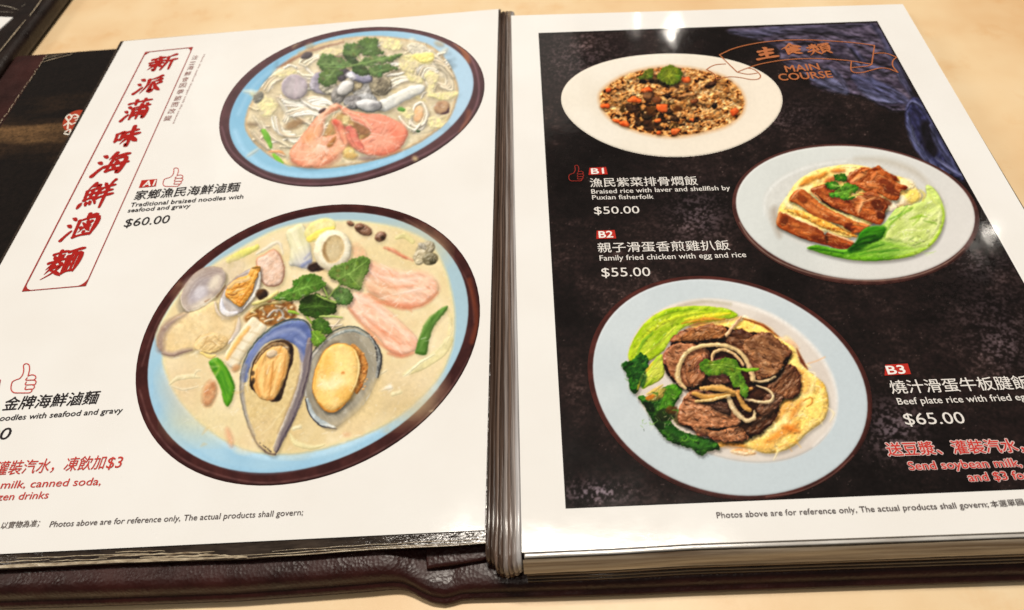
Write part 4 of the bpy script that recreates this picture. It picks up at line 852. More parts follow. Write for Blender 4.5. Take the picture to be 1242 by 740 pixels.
# ---------------------------------------------------------------- dish B1 fried rice
def dish_b1():
    P = Pic(677, 63, 952, 193, DENS); P.z(600, 0, 3.4417)
    P.piece('plate', 'round white plate of fried rice printed at the top of the dark page')
    P.put(P.poly(efit([(275,420),(298,350),(375,290),(520,245),(700,226),(880,230),(1040,265),(1150,330),(1202,410),(1190,472),(1120,550),(1010,610),(870,646),(720,656),(560,636),(430,580),(330,510)]), False), (236,226,210), (229,218,200), tex=.03, r=3, lit=.2, vs=60, soft=1.1, grad=((600,300),(1150,600),(236,222,202)))
    P.put(P.poly([(400,420),(430,350),(550,296),(690,268),(820,270),(960,300),(1060,360),(1090,420),(1060,490),(980,545),(870,580),(740,592),(620,575),(510,535),(430,480)]), (226,212,192), lit=0, op=.35, soft=12)
    P.put(P.poly([(432,410),(462,358),(555,305),(680,278),(800,280),(925,305),(1005,348),(1046,410),(1036,475),(974,528),(872,558),(758,576),(645,566),(535,530),(462,482)]), (214,164,112), lit=0, op=.75, soft=6)
    P.piece('fried_rice', 'fried rice with carrot cubes and dark greens')
    rice = [(440,410),(470,360),(560,310),(680,283),(800,285),(920,310),(1000,350),(1038,410),(1030,470),(970,520),(870,550),(760,568),(650,560),(540,525),(470,480)]
    w_, sd = P.poly(rice); X, Y = P.X[w_], P.Y[w_]; sd = sd + 2.4 * (fbm(X, Y, 3, 2, 41) - .5)
    h = .55 * fbm(X, Y, 3.4, 3, 51, -15, 1.5) + .45 * fbm(X, Y, 1.7, 2, 52, 25, 1.5); big = fbm(X, Y, 13, 2, 53)
    gy, gx = np.gradient(h * 5.5, P.step); lam = np.clip(1 - .34 * gy - .22 * gx, .45, 1.5)
    dk = np.exp(-((X - 793) / 30) ** 2 - ((Y - 142) / 17) ** 2); v = h + .20 * (big - .5) - .20 * dk + .05
    stops = np.array([.26, .36, .43, .50, .60, .74]); cols = np.array([(44,26,14), (96,58,28), (160,106,56), (206,150,92), (232,184,124), (248,220,172)], float)
    col = np.stack([np.interp(v, stops, cols[:, k]) for k in range(3)], -1) * lam[..., None]
    a_ = np.clip(.5 - sd / 1.6, 0, 1); a_ = (a_ * P.L[w_])[..., None] if P.L is not None else a_[..., None]
    P.C[w_] = P.C[w_] * (1 - a_) + col * a_; P.I[w_][a_[..., 0] > .5] = P.cur
    P.z(720, 70, 6.5368)
    for i in range(46):
        x, y = rnd.gauss(480,150), rnd.gauss(440,90)
        if ((x-620)/520)**2 + ((y-350)/250)**2 < 1: P.put(P.ell(x,y,rnd.uniform(16,50),rnd.uniform(8,26),rnd.uniform(-50,50)), jit(rnd.choice([(70,42,22),(96,60,30),(54,36,22),(84,62,30)]),8), r=3, lit=.5, bump=2, bs=3, soft=2.2, op=.9)
    for i in range(46):
        a = rnd.uniform(0,6.283); r_ = math.sqrt(rnd.random()); x, y = 618+520*r_*math.cos(a), 345+235*r_*math.sin(a)
        if rnd.random() < math.exp(-((x-480)/190)**2-((y-470)/120)**2): continue
        P.put(P.ell(x,y,rnd.uniform(20,46),rnd.uniform(12,24),rnd.uniform(-40,40)), jit(rnd.choice([(222,172,112),(204,150,92),(232,188,130),(190,136,80)]),8), r=3, lit=.7, bump=3.5, bs=2.6, soft=2., jag=1.3, shadow=.3, sh=(.6,1.6), op=.9)
    for i in range(260):
        a = rnd.uniform(0,6.283); r_ = math.sqrt(rnd.random())
        x, y = 618+545*r_*math.cos(a), 350+255*r_*math.sin(a)
        dk = math.exp(-((x-480)/190)**2-((y-470)/120)**2)
        if rnd.random() < dk * .8: continue
        c = rnd.choice([(236,190,130),(220,168,106),(242,206,152),(200,144,84),(228,180,118),(240,210,162),(210,152,90)])
        if rnd.random() < .12: c = rnd.choice([(76,50,26),(110,72,38),(140,92,50)])
        P.put(P.ell(x,y,rnd.uniform(9,22),rnd.uniform(5,9),rnd.uniform(-75,75)), jit(c,14), r=1.6, lit=.7, soft=1.8, op=.8, shadow=.12, sh=(.5,1.), jag=.6, js=2)
    for x, y, rx, ry, a in ((300,400,60,40,20),(390,190,40,26,0),(480,190,60,22,10),(560,215,50,24,20),(920,215,50,28,-10),(600,430,36,26,0),(520,560,40,30,0),(960,380,26,30,40),(640,480,40,30,20),(420,470,60,30,0),(360,520,40,30,0),(190,465,26,16,20),(800,500,40,18,0),(440,560,50,24,10),(700,530,30,16,0),(580,300,30,26,0),(660,230,20,12,0),(350,450,30,30,0)):
        P.put(P.ell(x,y,rx*.8,ry*.8,a), jit((50,32,20),8), (76,50,28), r=3, lit=.6, bump=2.5, bs=3, soft=1.5, jag=1., spec=.15)
    for x, y, rx, ry, c in ((500,335,42,28,(150,92,54)),(800,345,34,22,(150,90,52)),(430,300,40,36,(176,124,84)),(940,210,34,20,(96,60,40)),(740,300,70,16,(206,150,96))):
        P.put(P.ell(x,y,rx,ry,rnd.uniform(-30,10)), c, tuple(v*.8 for v in c), r=4, lit=.7, soft=1.3, shadow=.3, spec=.15)
    for pts in ([(500,372),(582,370),(588,400),(575,432),(508,424)],[(270,350),(310,305),(345,312),(382,340),(360,358)],[(380,250),(440,234),(470,262),(440,275),(385,272)],[(58,372),(110,362),(132,380),(118,400),(62,400)],[(150,485),(200,492),(215,520),(160,508)],[(205,510),(270,505),(288,530),(270,552),(215,538)],[(610,575),(650,560),(690,572),(660,612),(622,612)],[(702,160),(745,152),(768,175),(750,200),(708,192)],[(500,585),(530,580),(536,606),(506,610)],[(1080,420),(1130,395),(1152,430),(1110,462)],[(486,490),(530,480),(534,505),(495,515)],[(96,250),(130,240),(136,265),(104,275)],[(760,490),(795,480),(790,510)]):
        P.put(P.poly(pts, n=4), jit((222,104,50),10), (232,130,70), r=4, lit=.6, soft=1.2, shadow=.35, sh=(.6,1.2), spec=.12)
    P.piece('coriander', 'green coriander leaf on the fried rice')
    P.put(P.poly([(480,180),(530,150),(690,190),(640,225),(560,230)]), (52,50,22), lit=.2, op=.8, soft=4)
    leaf(P, [(345,160),(390,130),(420,95),(455,85),(475,120),(470,160),(420,172)], (118,128,52), (88,104,40))
    leaf(P, [(500,150),(520,110),(560,70),(610,60),(660,75),(690,100),(712,135),(690,150),(694,185),(650,200),(610,222),(570,200),(540,190)], (128,146,48), (92,116,36), ([(540,180),(600,130),(640,80)],[(600,130),(680,140)],[(590,140),(620,200)]))
    P.smear(.35, .8, .25, .10, .2, .35, (.93, .86, .78)); return P
# ---------------------------------------------------------------- dish B2 chicken
def dish_b2():
    P = Pic(887, 172, 1190, 348, DENS); P.z(870, 165, 3.3387)
    P.piece('plate', 'white plate with brown rim line under sliced chicken')
    out = [(64,250),(85,180),(150,115),(260,65),(400,38),(520,34),(640,44),(770,75),(880,118),(970,175),(1035,245),(1056,320),(1045,400),(1005,470),(930,530),(820,576),(700,597),(600,600),(470,590),(340,560),(220,505),(130,430),(85,350)]
    P.put(P.poly(efit(out), False), (86,52,46), (66,38,34), r=3, lit=.5, soft=1.)
    P.put(P.line([(90,350),(135,420),(225,494),(345,546),(470,575),(600,586),(700,582),(820,560),(930,512),(1000,455)], 4), (190,170,150), lit=0, op=.6, soft=1.5)
    P.put(P.poly(efit([(78,250),(98,184),(160,122),(265,74),(400,46),(520,41),(640,51),(765,82),(872,124),(958,180),(1020,248),(1040,320),(1030,392),(990,456),(918,512),(812,557),(700,578),(600,580),(472,570),(345,540),(230,486),(142,414),(98,340)]), False), (214,214,207), (206,206,199), tex=.03, r=3, lit=.25, vs=60, soft=1.2, grad=((300,200),(900,560),(218,212,204)))
    P.put(P.poly([(190,300),(196,230),(260,165),(380,115),(520,92),(660,98),(790,130),(890,200),(940,290),(930,370),(880,430),(800,480),(680,506),(560,500),(440,472),(320,430),(230,375)]), (208,202,192), (214,208,198), r=2, lit=0, op=.55, soft=5)
    P.put(P.line([(190,320),(200,240),(265,172),(385,122),(520,102)], [4,9,9,4]), (236,234,228), lit=0, op=.6, soft=4)
    P.put(P.line([(560,92),(680,100),(790,140),(850,190)], [10,22,22,8]), (176,162,140), lit=0, op=.45, soft=8)
    P.put(P.poly([(215,310),(240,290),(260,400),(240,400)]), (150,130,110), lit=0, op=.5, soft=8)
    P.z(930, 190, 5.645)
    P.piece('egg', 'yellow scrambled egg under the chicken')
    P.put(P.poly([(78,430),(84,350),(130,280),(190,190),(260,130),(360,85),(470,62),(570,55),(690,70),(820,120),(920,140),(990,180),(1040,230),(1060,290),(960,340),(820,380),(700,480),(560,560),(420,520),(280,520),(150,470)]), (240,202,122), (248,226,172), r=8, lit=.5, bump=5, bs=9, vs=10, soft=1.5, shadow=.3)
    for x, y, rx, ry, a, c in ((290,165,70,22,-30,(206,136,62)),(380,130,40,16,-30,(196,124,56)),(490,100,50,14,0,(190,112,52)),(240,190,24,14,-30,(216,150,80)),(150,330,40,20,40,(250,232,190)),(560,70,60,12,0,(252,236,190)),(960,190,60,40,20,(246,230,196)),(1000,270,50,50,0,(238,216,120)),(900,300,50,40,0,(250,238,220)),(850,340,50,40,0,(246,232,216)),(440,160,50,20,-20,(170,90,44))):
        P.put(P.ell(x,y,rx,ry,a), c, r=4, lit=.4, bump=2, bs=4, op=.75, soft=4)
    P.piece('chicken', 'browned slices of fried chicken')
    br, br2, dk = (158,82,40), (196,116,62), (92,40,20)
    P.put(P.poly([(545,150),(590,100),(680,70),(720,82),(770,60),(800,90),(890,140),(880,170),(960,205),(940,230),(915,240),(900,290),(850,300),(780,260),(700,250),(620,210),(560,180)], n=5), br, (180,98,52), r=3, lit=.5, bump=5, bs=7, soft=1.2, shadow=.4, jag=1., spec=.2)
    for x, y, rx, ry, a, c in ((640,130,60,20,-40,(222,150,96)),(600,160,30,12,-30,(228,160,110)),(730,140,40,16,-60,(200,120,72)),(820,190,60,30,30,(112,48,24)),(860,240,60,24,20,(104,46,26)),(700,200,70,14,10,(206,130,80)),(740,85,20,10,0,(130,60,30)),(880,150,40,12,40,(120,54,28)),(780,120,40,14,30,(190,108,58)),(930,215,30,10,-10,(130,60,32)),(670,95,40,10,-20,(196,118,70))):
        P.put(P.ell(x,y,rx,ry,a), c, r=3, lit=.5, bump=2, bs=4, op=.8, soft=3)
    P.put(P.poly([(300,225),(350,205),(430,190),(520,260),(600,290),(640,250),(740,240),(800,290),(830,330),(810,380),(800,440),(770,466),(690,440),(560,392),(450,345),(380,310),(320,262)], n=5), (170,92,46), (140,66,32), r=3, lit=.5, bump=4, bs=7, soft=1.2, shadow=.4, spec=.2)
    for x, y, rx, ry, a, c in ((640,330,50,20,-60,(222,150,100)),(600,310,40,12,20,(196,120,70)),(760,330,50,36,40,(92,40,22)),(780,400,34,24,30,(80,34,20)),(740,270,60,16,5,(210,140,90)),(700,380,50,20,20,(196,110,58)),(500,310,70,20,20,(190,104,56)),(400,240,50,22,25,(176,98,52)),(720,265,50,8,5,(120,54,30)),(640,275,40,6,20,(240,190,140)),(820,310,40,20,30,(110,50,26)),(640,350,12,40,20,(226,168,124)),(690,300,50,6,-20,(230,170,124))):
        P.put(P.ell(x,y,rx,ry,a), c, r=3, lit=.5, bump=2, bs=4, op=.8, soft=3)
    P.put(P.line([(330,255),(400,315),(470,360),(560,394)], [6,12,8,4]), (44,20,12), lit=0, op=.85, soft=2)
    P.put(P.line([(290,240),(340,272),(372,300)], [6,12,4]), (236,178,128), lit=.2, op=.8, soft=1.8)
    P.put(P.poly([(156,300),(180,250),(225,225),(260,232),(330,290),(420,355),(520,400),(600,440),(690,466),(690,490),(640,515),(590,522),(548,490),(480,460),(400,440),(300,390),(220,330)], n=5), (168,88,42), (192,112,58), r=3, lit=.5, bump=3, bs=7, va=30, vst=2, soft=1.2, shadow=.45, spec=.2)
    for x, y, rx, ry, a, c in ((240,290,44,26,40,(130,62,30)),(200,262,20,34,30,(206,130,82)),(570,480,40,30,20,(96,40,20)),(440,420,60,20,10,(150,74,36)),(360,340,70,14,35,(206,124,68)),(480,405,70,10,25,(216,140,84)),(620,490,40,14,10,(190,96,44)),(640,470,50,10,10,(230,160,90))):
        P.put(P.ell(x,y,rx,ry,a), c, r=3, lit=.5, bump=2, bs=4, op=.8, soft=3)
    P.put(P.line([(150,370),(260,400),(380,460),(480,500),(610,545)], [20,46,56,40,18]), (238,190,104), (220,158,74), r=6, lit=.5, bump=4, bs=5, soft=2)
    for i in range(30): P.put(P.ell(rnd.uniform(160,600),0,1,1) if 0 else P.ell(*(lambda t:(150+450*t, 372+165*t+rnd.uniform(-18,18)))(rnd.random()), rnd.uniform(6,16),rnd.uniform(3,7),rnd.uniform(0,50)), jit(rnd.choice([(250,214,140),(196,124,54),(226,166,84),(170,96,40)]),8), r=1.5, lit=.5, soft=1.6, op=.8)
    P.put(P.poly([(66,455),(84,380),(110,390),(140,392),(220,440),(300,470),(380,510),(400,540),(420,520),(500,548),(580,575),(596,600),(560,628),(480,630),(420,610),(340,590),(240,560),(150,520),(90,490)], n=5), (164,84,40), (136,66,32), r=3, lit=.5, bump=3, bs=6, va=22, vst=2, soft=1.2, shadow=.4, spec=.15)
    P.put(P.line([(90,385),(76,430),(72,460)], [14,20,10]), (216,150,104), lit=.2, op=.8, soft=2.5)
    P.put(P.line([(150,400),(230,440),(320,472),(398,522)], [5,10,10,5]), (236,186,140), lit=.2, op=.85, soft=1.6)
    P.put(P.line([(425,520),(500,550),(590,580)], [5,12,6]), (240,190,144), lit=.2, op=.85, soft=1.6)
    for x, y, rx, ry, a, c in ((120,440,24,34,20,(104,48,24)),(350,560,50,20,20,(100,44,22)),(500,606,60,16,10,(112,52,26)),(240,520,60,14,20,(196,110,58)),(200,470,30,16,20,(190,112,62)),(410,560,12,30,0,(60,26,14)),(540,590,40,10,10,(186,100,50))):
        P.put(P.ell(x,y,rx,ry,a), c, r=3, lit=.5, bump=2, bs=4, op=.75, soft=3)
    P.put(P.line([(470,465),(520,500),(570,520)], [3,7,3]), (80,40,20), lit=0, op=.7, soft=2)
    for poly_, ang, nn in (([(545,150),(590,100),(680,70),(770,60),(890,140),(960,205),(900,290),(780,260),(620,210)],25,90),([(300,225),(430,190),(600,290),(740,240),(830,330),(770,466),(560,392),(380,310)],28,110),([(156,300),(225,225),(420,355),(690,466),(640,515),(480,460),(220,330)],32,90),([(66,455),(110,390),(300,470),(596,600),(480,630),(240,560)],24,90)):
        lo, hi = np.min(poly_, 0), np.max(poly_, 0)
        for i in range(nn):
            x, y = rnd.uniform(lo[0], hi[0]), rnd.uniform(lo[1], hi[1])
            if not inside(x, y, poly_): continue
            a = math.radians(ang + rnd.uniform(-25, 25)); l = rnd.uniform(10, 38); wd = rnd.uniform(4, 12)
            P.put(P.line([(x, y), (x + l * math.cos(a), y + l * math.sin(a))], [wd * .4, wd, wd * .3]), rnd.choice([(96,42,20),(214,140,84),(186,104,52),(72,30,16),(236,178,124),(150,72,34),(250,206,160)]), lit=.2, op=rnd.uniform(.3, .7), soft=1.4)
    P.piece('lettuce', 'glossy pale green lettuce leaf')
    P.put(P.poly([(275,625),(340,605),(420,620),(500,635),(570,625),(620,575),(640,520),(700,480),(790,470),(840,410),(900,350),(1010,325),(1090,280),(1090,200),(1130,205),(1170,250),(1200,310),(1215,390),(1210,460),(1170,560),(1100,630),(1000,680),(850,708),(700,715),(560,705),(420,675),(330,648)], n=6), (88,146,38), (122,174,58), r=4, lit=.4, bump=4, bs=6, va=-12, vst=4, soft=1.6, shadow=.3, grad=((640,660),(1060,400),(204,220,138)))
    P.put(P.poly([(830,440),(900,380),(1010,330),(1095,290),(1180,320),(1210,380),(1180,480),(1120,560),(1000,610),(900,580),(800,560)]), (196,212,130), (216,226,162), r=5, lit=.3, bump=4, bs=9, va=-35, vst=2.5, soft=9)
    P.put(P.poly([(640,520),(700,485),(790,475),(820,500),(790,560),(700,600),(640,640),(560,650),(610,580)]), (60,122,26), (34,84,18), r=5, lit=.4, bump=3, bs=5, va=-15, vst=3, soft=4)
    for pts, wd, c, op in (([(560,640),(640,600),(760,570)],14,(20,56,14),.7),([(600,600),(660,560),(740,540)],10,(24,64,16),.7),([(520,660),(660,640),(800,600)],10,(30,80,18),.55),([(300,625),(400,640),(520,660)],[4,10,6],(30,72,22),.7),([(640,670),(760,650),(900,640)],8,(60,130,30),.6),([(560,690),(720,700),(900,690)],8,(110,170,40),.6),
        ([(980,430),(1040,410),(1090,410)],[6,16,5],(140,184,50),.7),([(1060,400),(1030,440),(1000,470)],[4,9,4],(150,190,60),.6),([(1080,440),(1140,455),(1160,465)],[4,8,3],(110,150,50),.7),([(800,560),(850,460),(920,400),(1000,350)],[6,14,12,6],(110,170,40),.6),([(1195,330),(1212,400),(1190,500),(1120,600),(1010,660),(880,690)],[6,12,12,12,10,6],(168,204,60),.75),([(1180,380),(1170,470),(1110,560)],[4,9,4],(236,242,190),.7),
        ([(900,520),(980,500),(1060,510)],[4,12,4],(236,238,190),.6),([(880,600),(980,600),(1060,560)],[4,10,4],(186,214,110),.7),([(820,590),(900,620),(1000,630)],[4,9,4],(150,196,70),.7),([(1100,230),(1130,290),(1170,330)],[6,16,6],(214,226,130),.7),([(1050,230),(1080,260),(1070,300)],[10,22,10],(220,200,80),.6),([(840,430),(900,400),(960,340)],[4,8,4],(60,130,30),.6),([(880,400),(940,360),(1010,335)],[4,8,4],(214,228,120),.7)):
        P.put(P.line(pts, wd), c, lit=.2, op=op, soft=3)
    for i in range(30):
        x, y = rnd.uniform(620,1100), rnd.uniform(560,690); P.put(P.line([(x,y),(x+rnd.uniform(30,90),y-rnd.uniform(-6,24))],[1,5,1]), rnd.choice([(60,120,30),(170,206,90),(90,150,40),(204,222,140)]), lit=.1, op=.5, soft=1.8)
    P.cur = -1
    for pts in ([(160,296),(226,226)],[(96,384),(140,394),(300,468)],[(430,520),(596,588)],[(552,152),(590,102),(640,84)],[(300,228),(380,208)],[(690,466),(600,438)]):
        P.put(P.line(pts, [4,10,5]), (244,214,176), lit=0, op=.55, soft=1.8, keep=True)
    P.piece('coriander', 'coriander sprig on the chicken')
    leaf(P, [(462,130),(490,120),(540,122),(552,150),(530,168),(480,162)], (84,122,42), (58,94,28))
    leaf(P, [(400,190),(430,170),(480,172),(500,200),(480,230),(440,225),(415,215)], (92,132,50), (62,100,32))
    leaf(P, [(428,255),(470,235),(520,195),(560,180),(630,212),(610,240),(580,262),(600,280),(560,300),(510,290),(470,275),(440,280)], (98,142,50), (68,108,34), ([(440,260),(520,240),(600,220)],[(500,190),(520,240)]))
    P.put(P.line([(440,190),(500,200),(520,180)], [3,9,5]), (170,206,110), lit=.3, op=.8, soft=1.5); P.put(P.line([(560,280),(620,262),(660,258)], [4,9,4]), (196,190,96), lit=.3, soft=1.4)
    P.smear(.3, .6, .35, .10, .12, .4, (1.0, .98, .92)); return P
# ---------------------------------------------------------------- dish B3 beef
def dish_b3():
    P = Pic(711, 331, 1061, 610, DENS); P.z(690, 325, 2.5513)
    P.piece('plate', 'pale blue plate with brown rim line under beef and onions')
    P.put(P.poly(efit([(60,320),(72,220),(115,140),(190,80),(300,38),(420,24),(540,38),(660,80),(770,150),(860,230),(915,310),(940,400),(930,490),(890,570),(820,640),(720,695),(610,716),(520,718),(420,700),(300,655),(200,590),(120,500),(76,410)]), False), (82,42,36), (62,32,28), r=4, lit=.6, soft=1., vs=12)
    P.put(P.line([(880,580),(815,640),(718,690),(610,708)], 3), (170,130,116), lit=0, op=.5, soft=1.5)
    P.put(P.poly(efit([(76,320),(88,226),(128,148),(200,90),(305,48),(420,34),(540,48),(655,90),(760,158),(848,236),(902,314),(926,400),(916,486),(878,562),(810,630),(714,683),(610,703),(520,705),(424,688),(308,644),(210,580),(132,492),(90,405)]), False), (204,209,208), (196,202,202), tex=.03, r=3, lit=.25, vs=50, soft=1.2, grad=((300,300),(760,650),(196,203,204)))
    well = [(186,290),(200,220),(250,150),(320,110),(420,95),(520,108),(620,140),(700,190),(770,260),(815,340),(830,420),(815,490),(760,550),(680,592),(600,605),(520,602),(420,560),(330,520),(260,480),(210,400)]
    P.put(P.poly(efit(well), False), (222,211,198), (213,200,187), tex=.04, r=4, lit=.2, vs=30, soft=4)
    P.put(P.line([(420,97),(520,112),(622,144),(704,196),(772,264),(816,345),(828,420),(812,490),(756,552)], [4,10,12,12,12,12,10,8,4]), (238,230,220), lit=0, op=.7, soft=4)
    P.put(P.line([(340,120),(420,104),(500,112)], 8), (178,168,140), lit=0, op=.6, soft=4)
    P.put(P.line([(740,296),(766,288),(792,276)], 4), (226,176,130), lit=0, op=.7, soft=2)
    P.piece('egg', 'soft yellow scrambled egg')
    egg = [(350,150),(430,140),(520,150),(580,165),(640,205),(690,240),(712,290),(744,320),(790,360),(804,420),(790,470),(740,510),(690,555),(620,575),(560,560),(500,548),(460,545),(560,400)]
    P.put(P.poly(egg), (246,206,118), (250,224,156), r=9, lit=.5, bump=5, bs=9, vs=12, soft=2, shadow=.2)
    for i in range(70):
        x, y = rnd.uniform(480,800), rnd.uniform(150,570)
        if inside(x, y, egg):
            a = rnd.uniform(-.9, .9); l = rnd.uniform(8, 40); P.put(P.line([(x, y), (x + l * math.cos(a), y + l * math.sin(a)), (x + 1.5 * l * math.cos(a + .6), y + 1.5 * l * math.sin(a + .6))], [2, rnd.uniform(4, 12), 2]), rnd.choice([(254,238,190),(226,160,84),(252,224,140),(240,190,104),(206,128,60),(255,244,210)]), r=2, lit=.4, op=rnd.uniform(.35, .7), soft=2.4)
    for x, y, rx, ry, a, c in ((730,380,30,50,20,(252,230,166)),(640,480,50,30,-20,(254,236,180)),(760,430,30,40,0,(252,228,140)),(690,270,20,60,-20,(250,220,140)),(600,540,60,16,-10,(252,226,150)),(560,185,70,16,10,(252,214,120)),(600,545,40,20,0,(240,190,110)),(660,510,60,14,-30,(216,140,62)),(700,440,40,12,-60,(222,150,76)),(690,500,30,10,20,(206,124,52)),(500,545,50,10,10,(214,140,66)),(400,165,50,12,-5,(206,130,60)),(720,350,24,40,-20,(238,180,104)),(660,440,50,16,-50,(226,160,84))):
        P.put(P.ell(x,y,rx,ry,a), c, r=4, lit=.35, bump=2, bs=5, op=.7, soft=7)
    P.put(P.line([(726,410),(748,400),(752,416),(738,428)], 5), (214,150,76), lit=.3, op=.8, soft=1.8)
    P.put(P.line([(540,158),(600,178),(650,215)], [4,10,4]), (124,62,32), (160,90,46), lit=.2, op=.85, soft=2.5)
    P.put(P.line([(704,250),(722,290),(738,312)], [4,12,4]), (110,56,32), (150,84,44), lit=.2, op=.85, soft=2.5)
    P.put(P.line([(650,215),(690,232),(712,250)], [4,14,4]), (232,196,170), lit=.2, op=.8, soft=3)
    P.put(P.ell(540,570,40,10,4), (206,150,100), (240,214,180), r=3, lit=.4, bump=3, bs=3, soft=3); P.put(P.ell(530,572,24,6,6), (246,232,214), lit=.2, op=.7, soft=2)
    P.piece('lettuce', 'lettuce leaves, lime green above and dark below')
    P.put(P.poly([(186,285),(196,230),(240,165),(300,128),(370,118),(450,120),(500,130),(520,150),(450,165),(390,170),(350,190),(310,230),(290,260),(240,290)]), (156,186,44), (184,206,74), r=4, lit=.4, bump=2.5, bs=8, va=-40, vst=2.5, soft=1.5, shadow=.25)
    for pts, wd, c in (([(210,250),(260,190),(340,150),(440,136)],[6,14,14,6],(196,214,60)),([(230,270),(290,220),(330,180)],[4,12,5],(214,224,96)),([(210,270),(230,230),(260,200)],[4,12,4],(128,176,52)),([(360,160),(430,150),(500,140)],[6,18,6],(228,214,70)),([(350,172),(420,160),(480,158)],[4,12,6],(206,140,60)),([(260,160),(320,135),(400,126)],[4,8,4],(140,180,40)),([(250,250),(280,225),(300,200)],[3,9,3],(140,180,44))):
        P.put(P.line(pts, wd), c, lit=.3, op=.75, soft=2.5)
    P.put(P.poly([(164,296),(200,282),(220,262),(246,286),(240,330),(222,360),(210,388),(190,380),(182,340)]), (54,108,40), (28,70,24), r=4, lit=.6, bump=4, bs=4, soft=1.3, jag=1.4, shadow=.3)
    P.put(P.poly([(240,320),(262,285),(290,268),(296,310),(290,340),(250,365),(226,372)]), (160,190,60), (190,200,90), r=5, lit=.5, bump=3, bs=4, va=-50, vst=3, soft=1.4)
    P.put(P.line([(212,376),(232,330),(262,290)], [3,10,3]), (206,186,70), lit=.2, op=.8, soft=2)
    P.put(P.poly([(214,398),(250,395),(290,370),(330,362),(350,380),(330,420),(310,460),(340,500),(400,520),(450,535),(468,560),(440,565),(406,580),(380,560),(330,545),(290,520),(255,470),(235,430)]), (62,112,36), (30,66,22), r=5, lit=.6, bump=5, bs=6, soft=1.3, jag=1.5, shadow=.35, spec=.12)
    for x, y, rx, ry, a, c in ((320,385,34,24,-30,(98,160,44)),(300,430,20,34,10,(86,146,40)),(250,430,20,12,50,(20,44,16)),(280,480,24,14,50,(24,48,18)),(270,400,26,10,-20,(196,170,90)),(230,345,12,26,10,(40,90,36)),(350,470,30,20,20,(70,60,26)),(330,510,40,14,30,(40,86,30)),(400,545,40,16,10,(56,110,40)),(300,455,30,20,0,(30,40,18)),(360,530,20,14,0,(74,130,48)),(280,385,24,10,-30,(214,190,110)),(320,440,20,14,0,(90,60,24))):
        P.put(P.ell(x,y,rx,ry,a), c, tuple(v*.8 for v in c), r=3, lit=.5, bump=2, bs=3, op=.8, soft=3, jag=1.)
    for i in range(44):
        x, y = rnd.uniform(215,330), rnd.uniform(380,500)
        P.put(P.line([(x,y),(x+rnd.uniform(-8,8),y+rnd.uniform(2,12))],[1,3.5,1]), rnd.choice([(230,226,200),(160,190,120),(20,30,12),(120,160,70)]), lit=.2, op=rnd.uniform(.4,.8), soft=1.2)
    P.put(P.line([(240,392),(262,380),(290,362)],[4,12,4]), (206,180,96), lit=.4, op=.8, soft=1.8); P.put(P.ell(252,400,16,8,-20), (190,120,50), lit=.3, op=.8, soft=2)
    for i in range(90):
        x, y = rnd.uniform(195,480), rnd.uniform(118,290)
        if not inside(x, y, [(190,285),(240,165),(320,128),(450,122),(500,132),(390,168),(300,230),(240,285)]): continue
        a = math.radians(-38 + (x - 200) * .12 + rnd.uniform(-20, 20)); l = rnd.uniform(10, 40); P.put(P.line([(x, y), (x + l * math.cos(a), y + l * math.sin(a))], [1, rnd.uniform(2, 6), 1]), rnd.choice([(206,222,90),(120,164,36),(226,230,120),(150,186,44),(96,140,30)]), lit=.2, op=rnd.uniform(.3, .65), soft=1.6)
    for i in range(120):
        x, y = rnd.uniform(170,460), rnd.uniform(285,580)
        if not (inside(x, y, [(170,296),(220,264),(246,286),(222,360),(190,380)]) or inside(x, y, [(216,398),(290,370),(350,380),(310,460),(400,520),(466,560),(406,580),(290,520),(235,430)])): continue
        a = rnd.uniform(0, 3.14); l = rnd.uniform(6, 22); P.put(P.line([(x, y), (x + l * math.cos(a), y + l * math.sin(a) * .8), (x + l * 1.3 * math.cos(a + .5), y + l * math.sin(a + .5))], [1, rnd.uniform(2, 7), 1]), rnd.choice([(30,64,20),(88,148,48),(20,44,14),(116,168,64),(54,104,34),(150,190,110)]), lit=.3, op=rnd.uniform(.4, .75), soft=1.4)
    P.piece('beef', 'brown slices of stir fried beef')
    P.z(800, 385, 4.622)
    P.put(P.poly([(30,230),(70,140),(140,80),(230,60),(340,50),(450,76),(560,90),(680,150),(730,210),(720,270),(780,320),(770,430),(680,470),(600,600),(480,690),(340,690),(230,650),(120,590),(130,470),(170,420),(90,370),(30,300)]), (70,44,32), (46,28,22), r=5, lit=.4, bump=4, bs=6, soft=1.5, jag=1.2, shadow=.45)
    meat(P, [(480,640),(560,556),(650,498),(664,540),(600,622),(540,664)], (98,62,42), (70,42,28), -40, 26)
    meat(P, [(360,112),(450,68),(520,100),(548,150),(490,210),(420,196)], (112,72,48), (82,50,34), 20, 34)
    meat(P, [(600,402),(640,340),(690,300),(724,262),(772,290),(796,360),(772,440),(700,456),(640,446)], (128,84,58), (92,58,40), -50, 50)
    meat(P, [(540,524),(590,450),(640,420),(690,452),(640,526),(590,552)], (112,78,60), (80,52,40), -35, 36)
    meat(P, [(470,156),(520,110),(560,88),(622,88),(682,138),(748,202),(702,240),(692,290),(622,352),(552,346),(500,280)], (146,102,72), (110,72,50), 35, 90)
    meat(P, [(560,260),(620,250),(690,270),(630,340),(570,330)], (128,86,60), (150,108,76), 10, 26)
    meat(P, [(60,132),(130,76),(220,50),(312,38),(374,70),(350,112),(270,126),(180,136)], (156,104,66), (124,80,50), -12, 60)
    meat(P, [(20,202),(80,150),(170,144),(262,180),(282,230),(232,300),(232,380),(150,384),(90,352),(38,282)], (172,118,86), (132,86,60), 30, 90)
    meat(P, [(150,252),(250,200),(274,260),(262,340),(200,384),(150,342)], (160,106,74), (116,76,54), -55, 50)
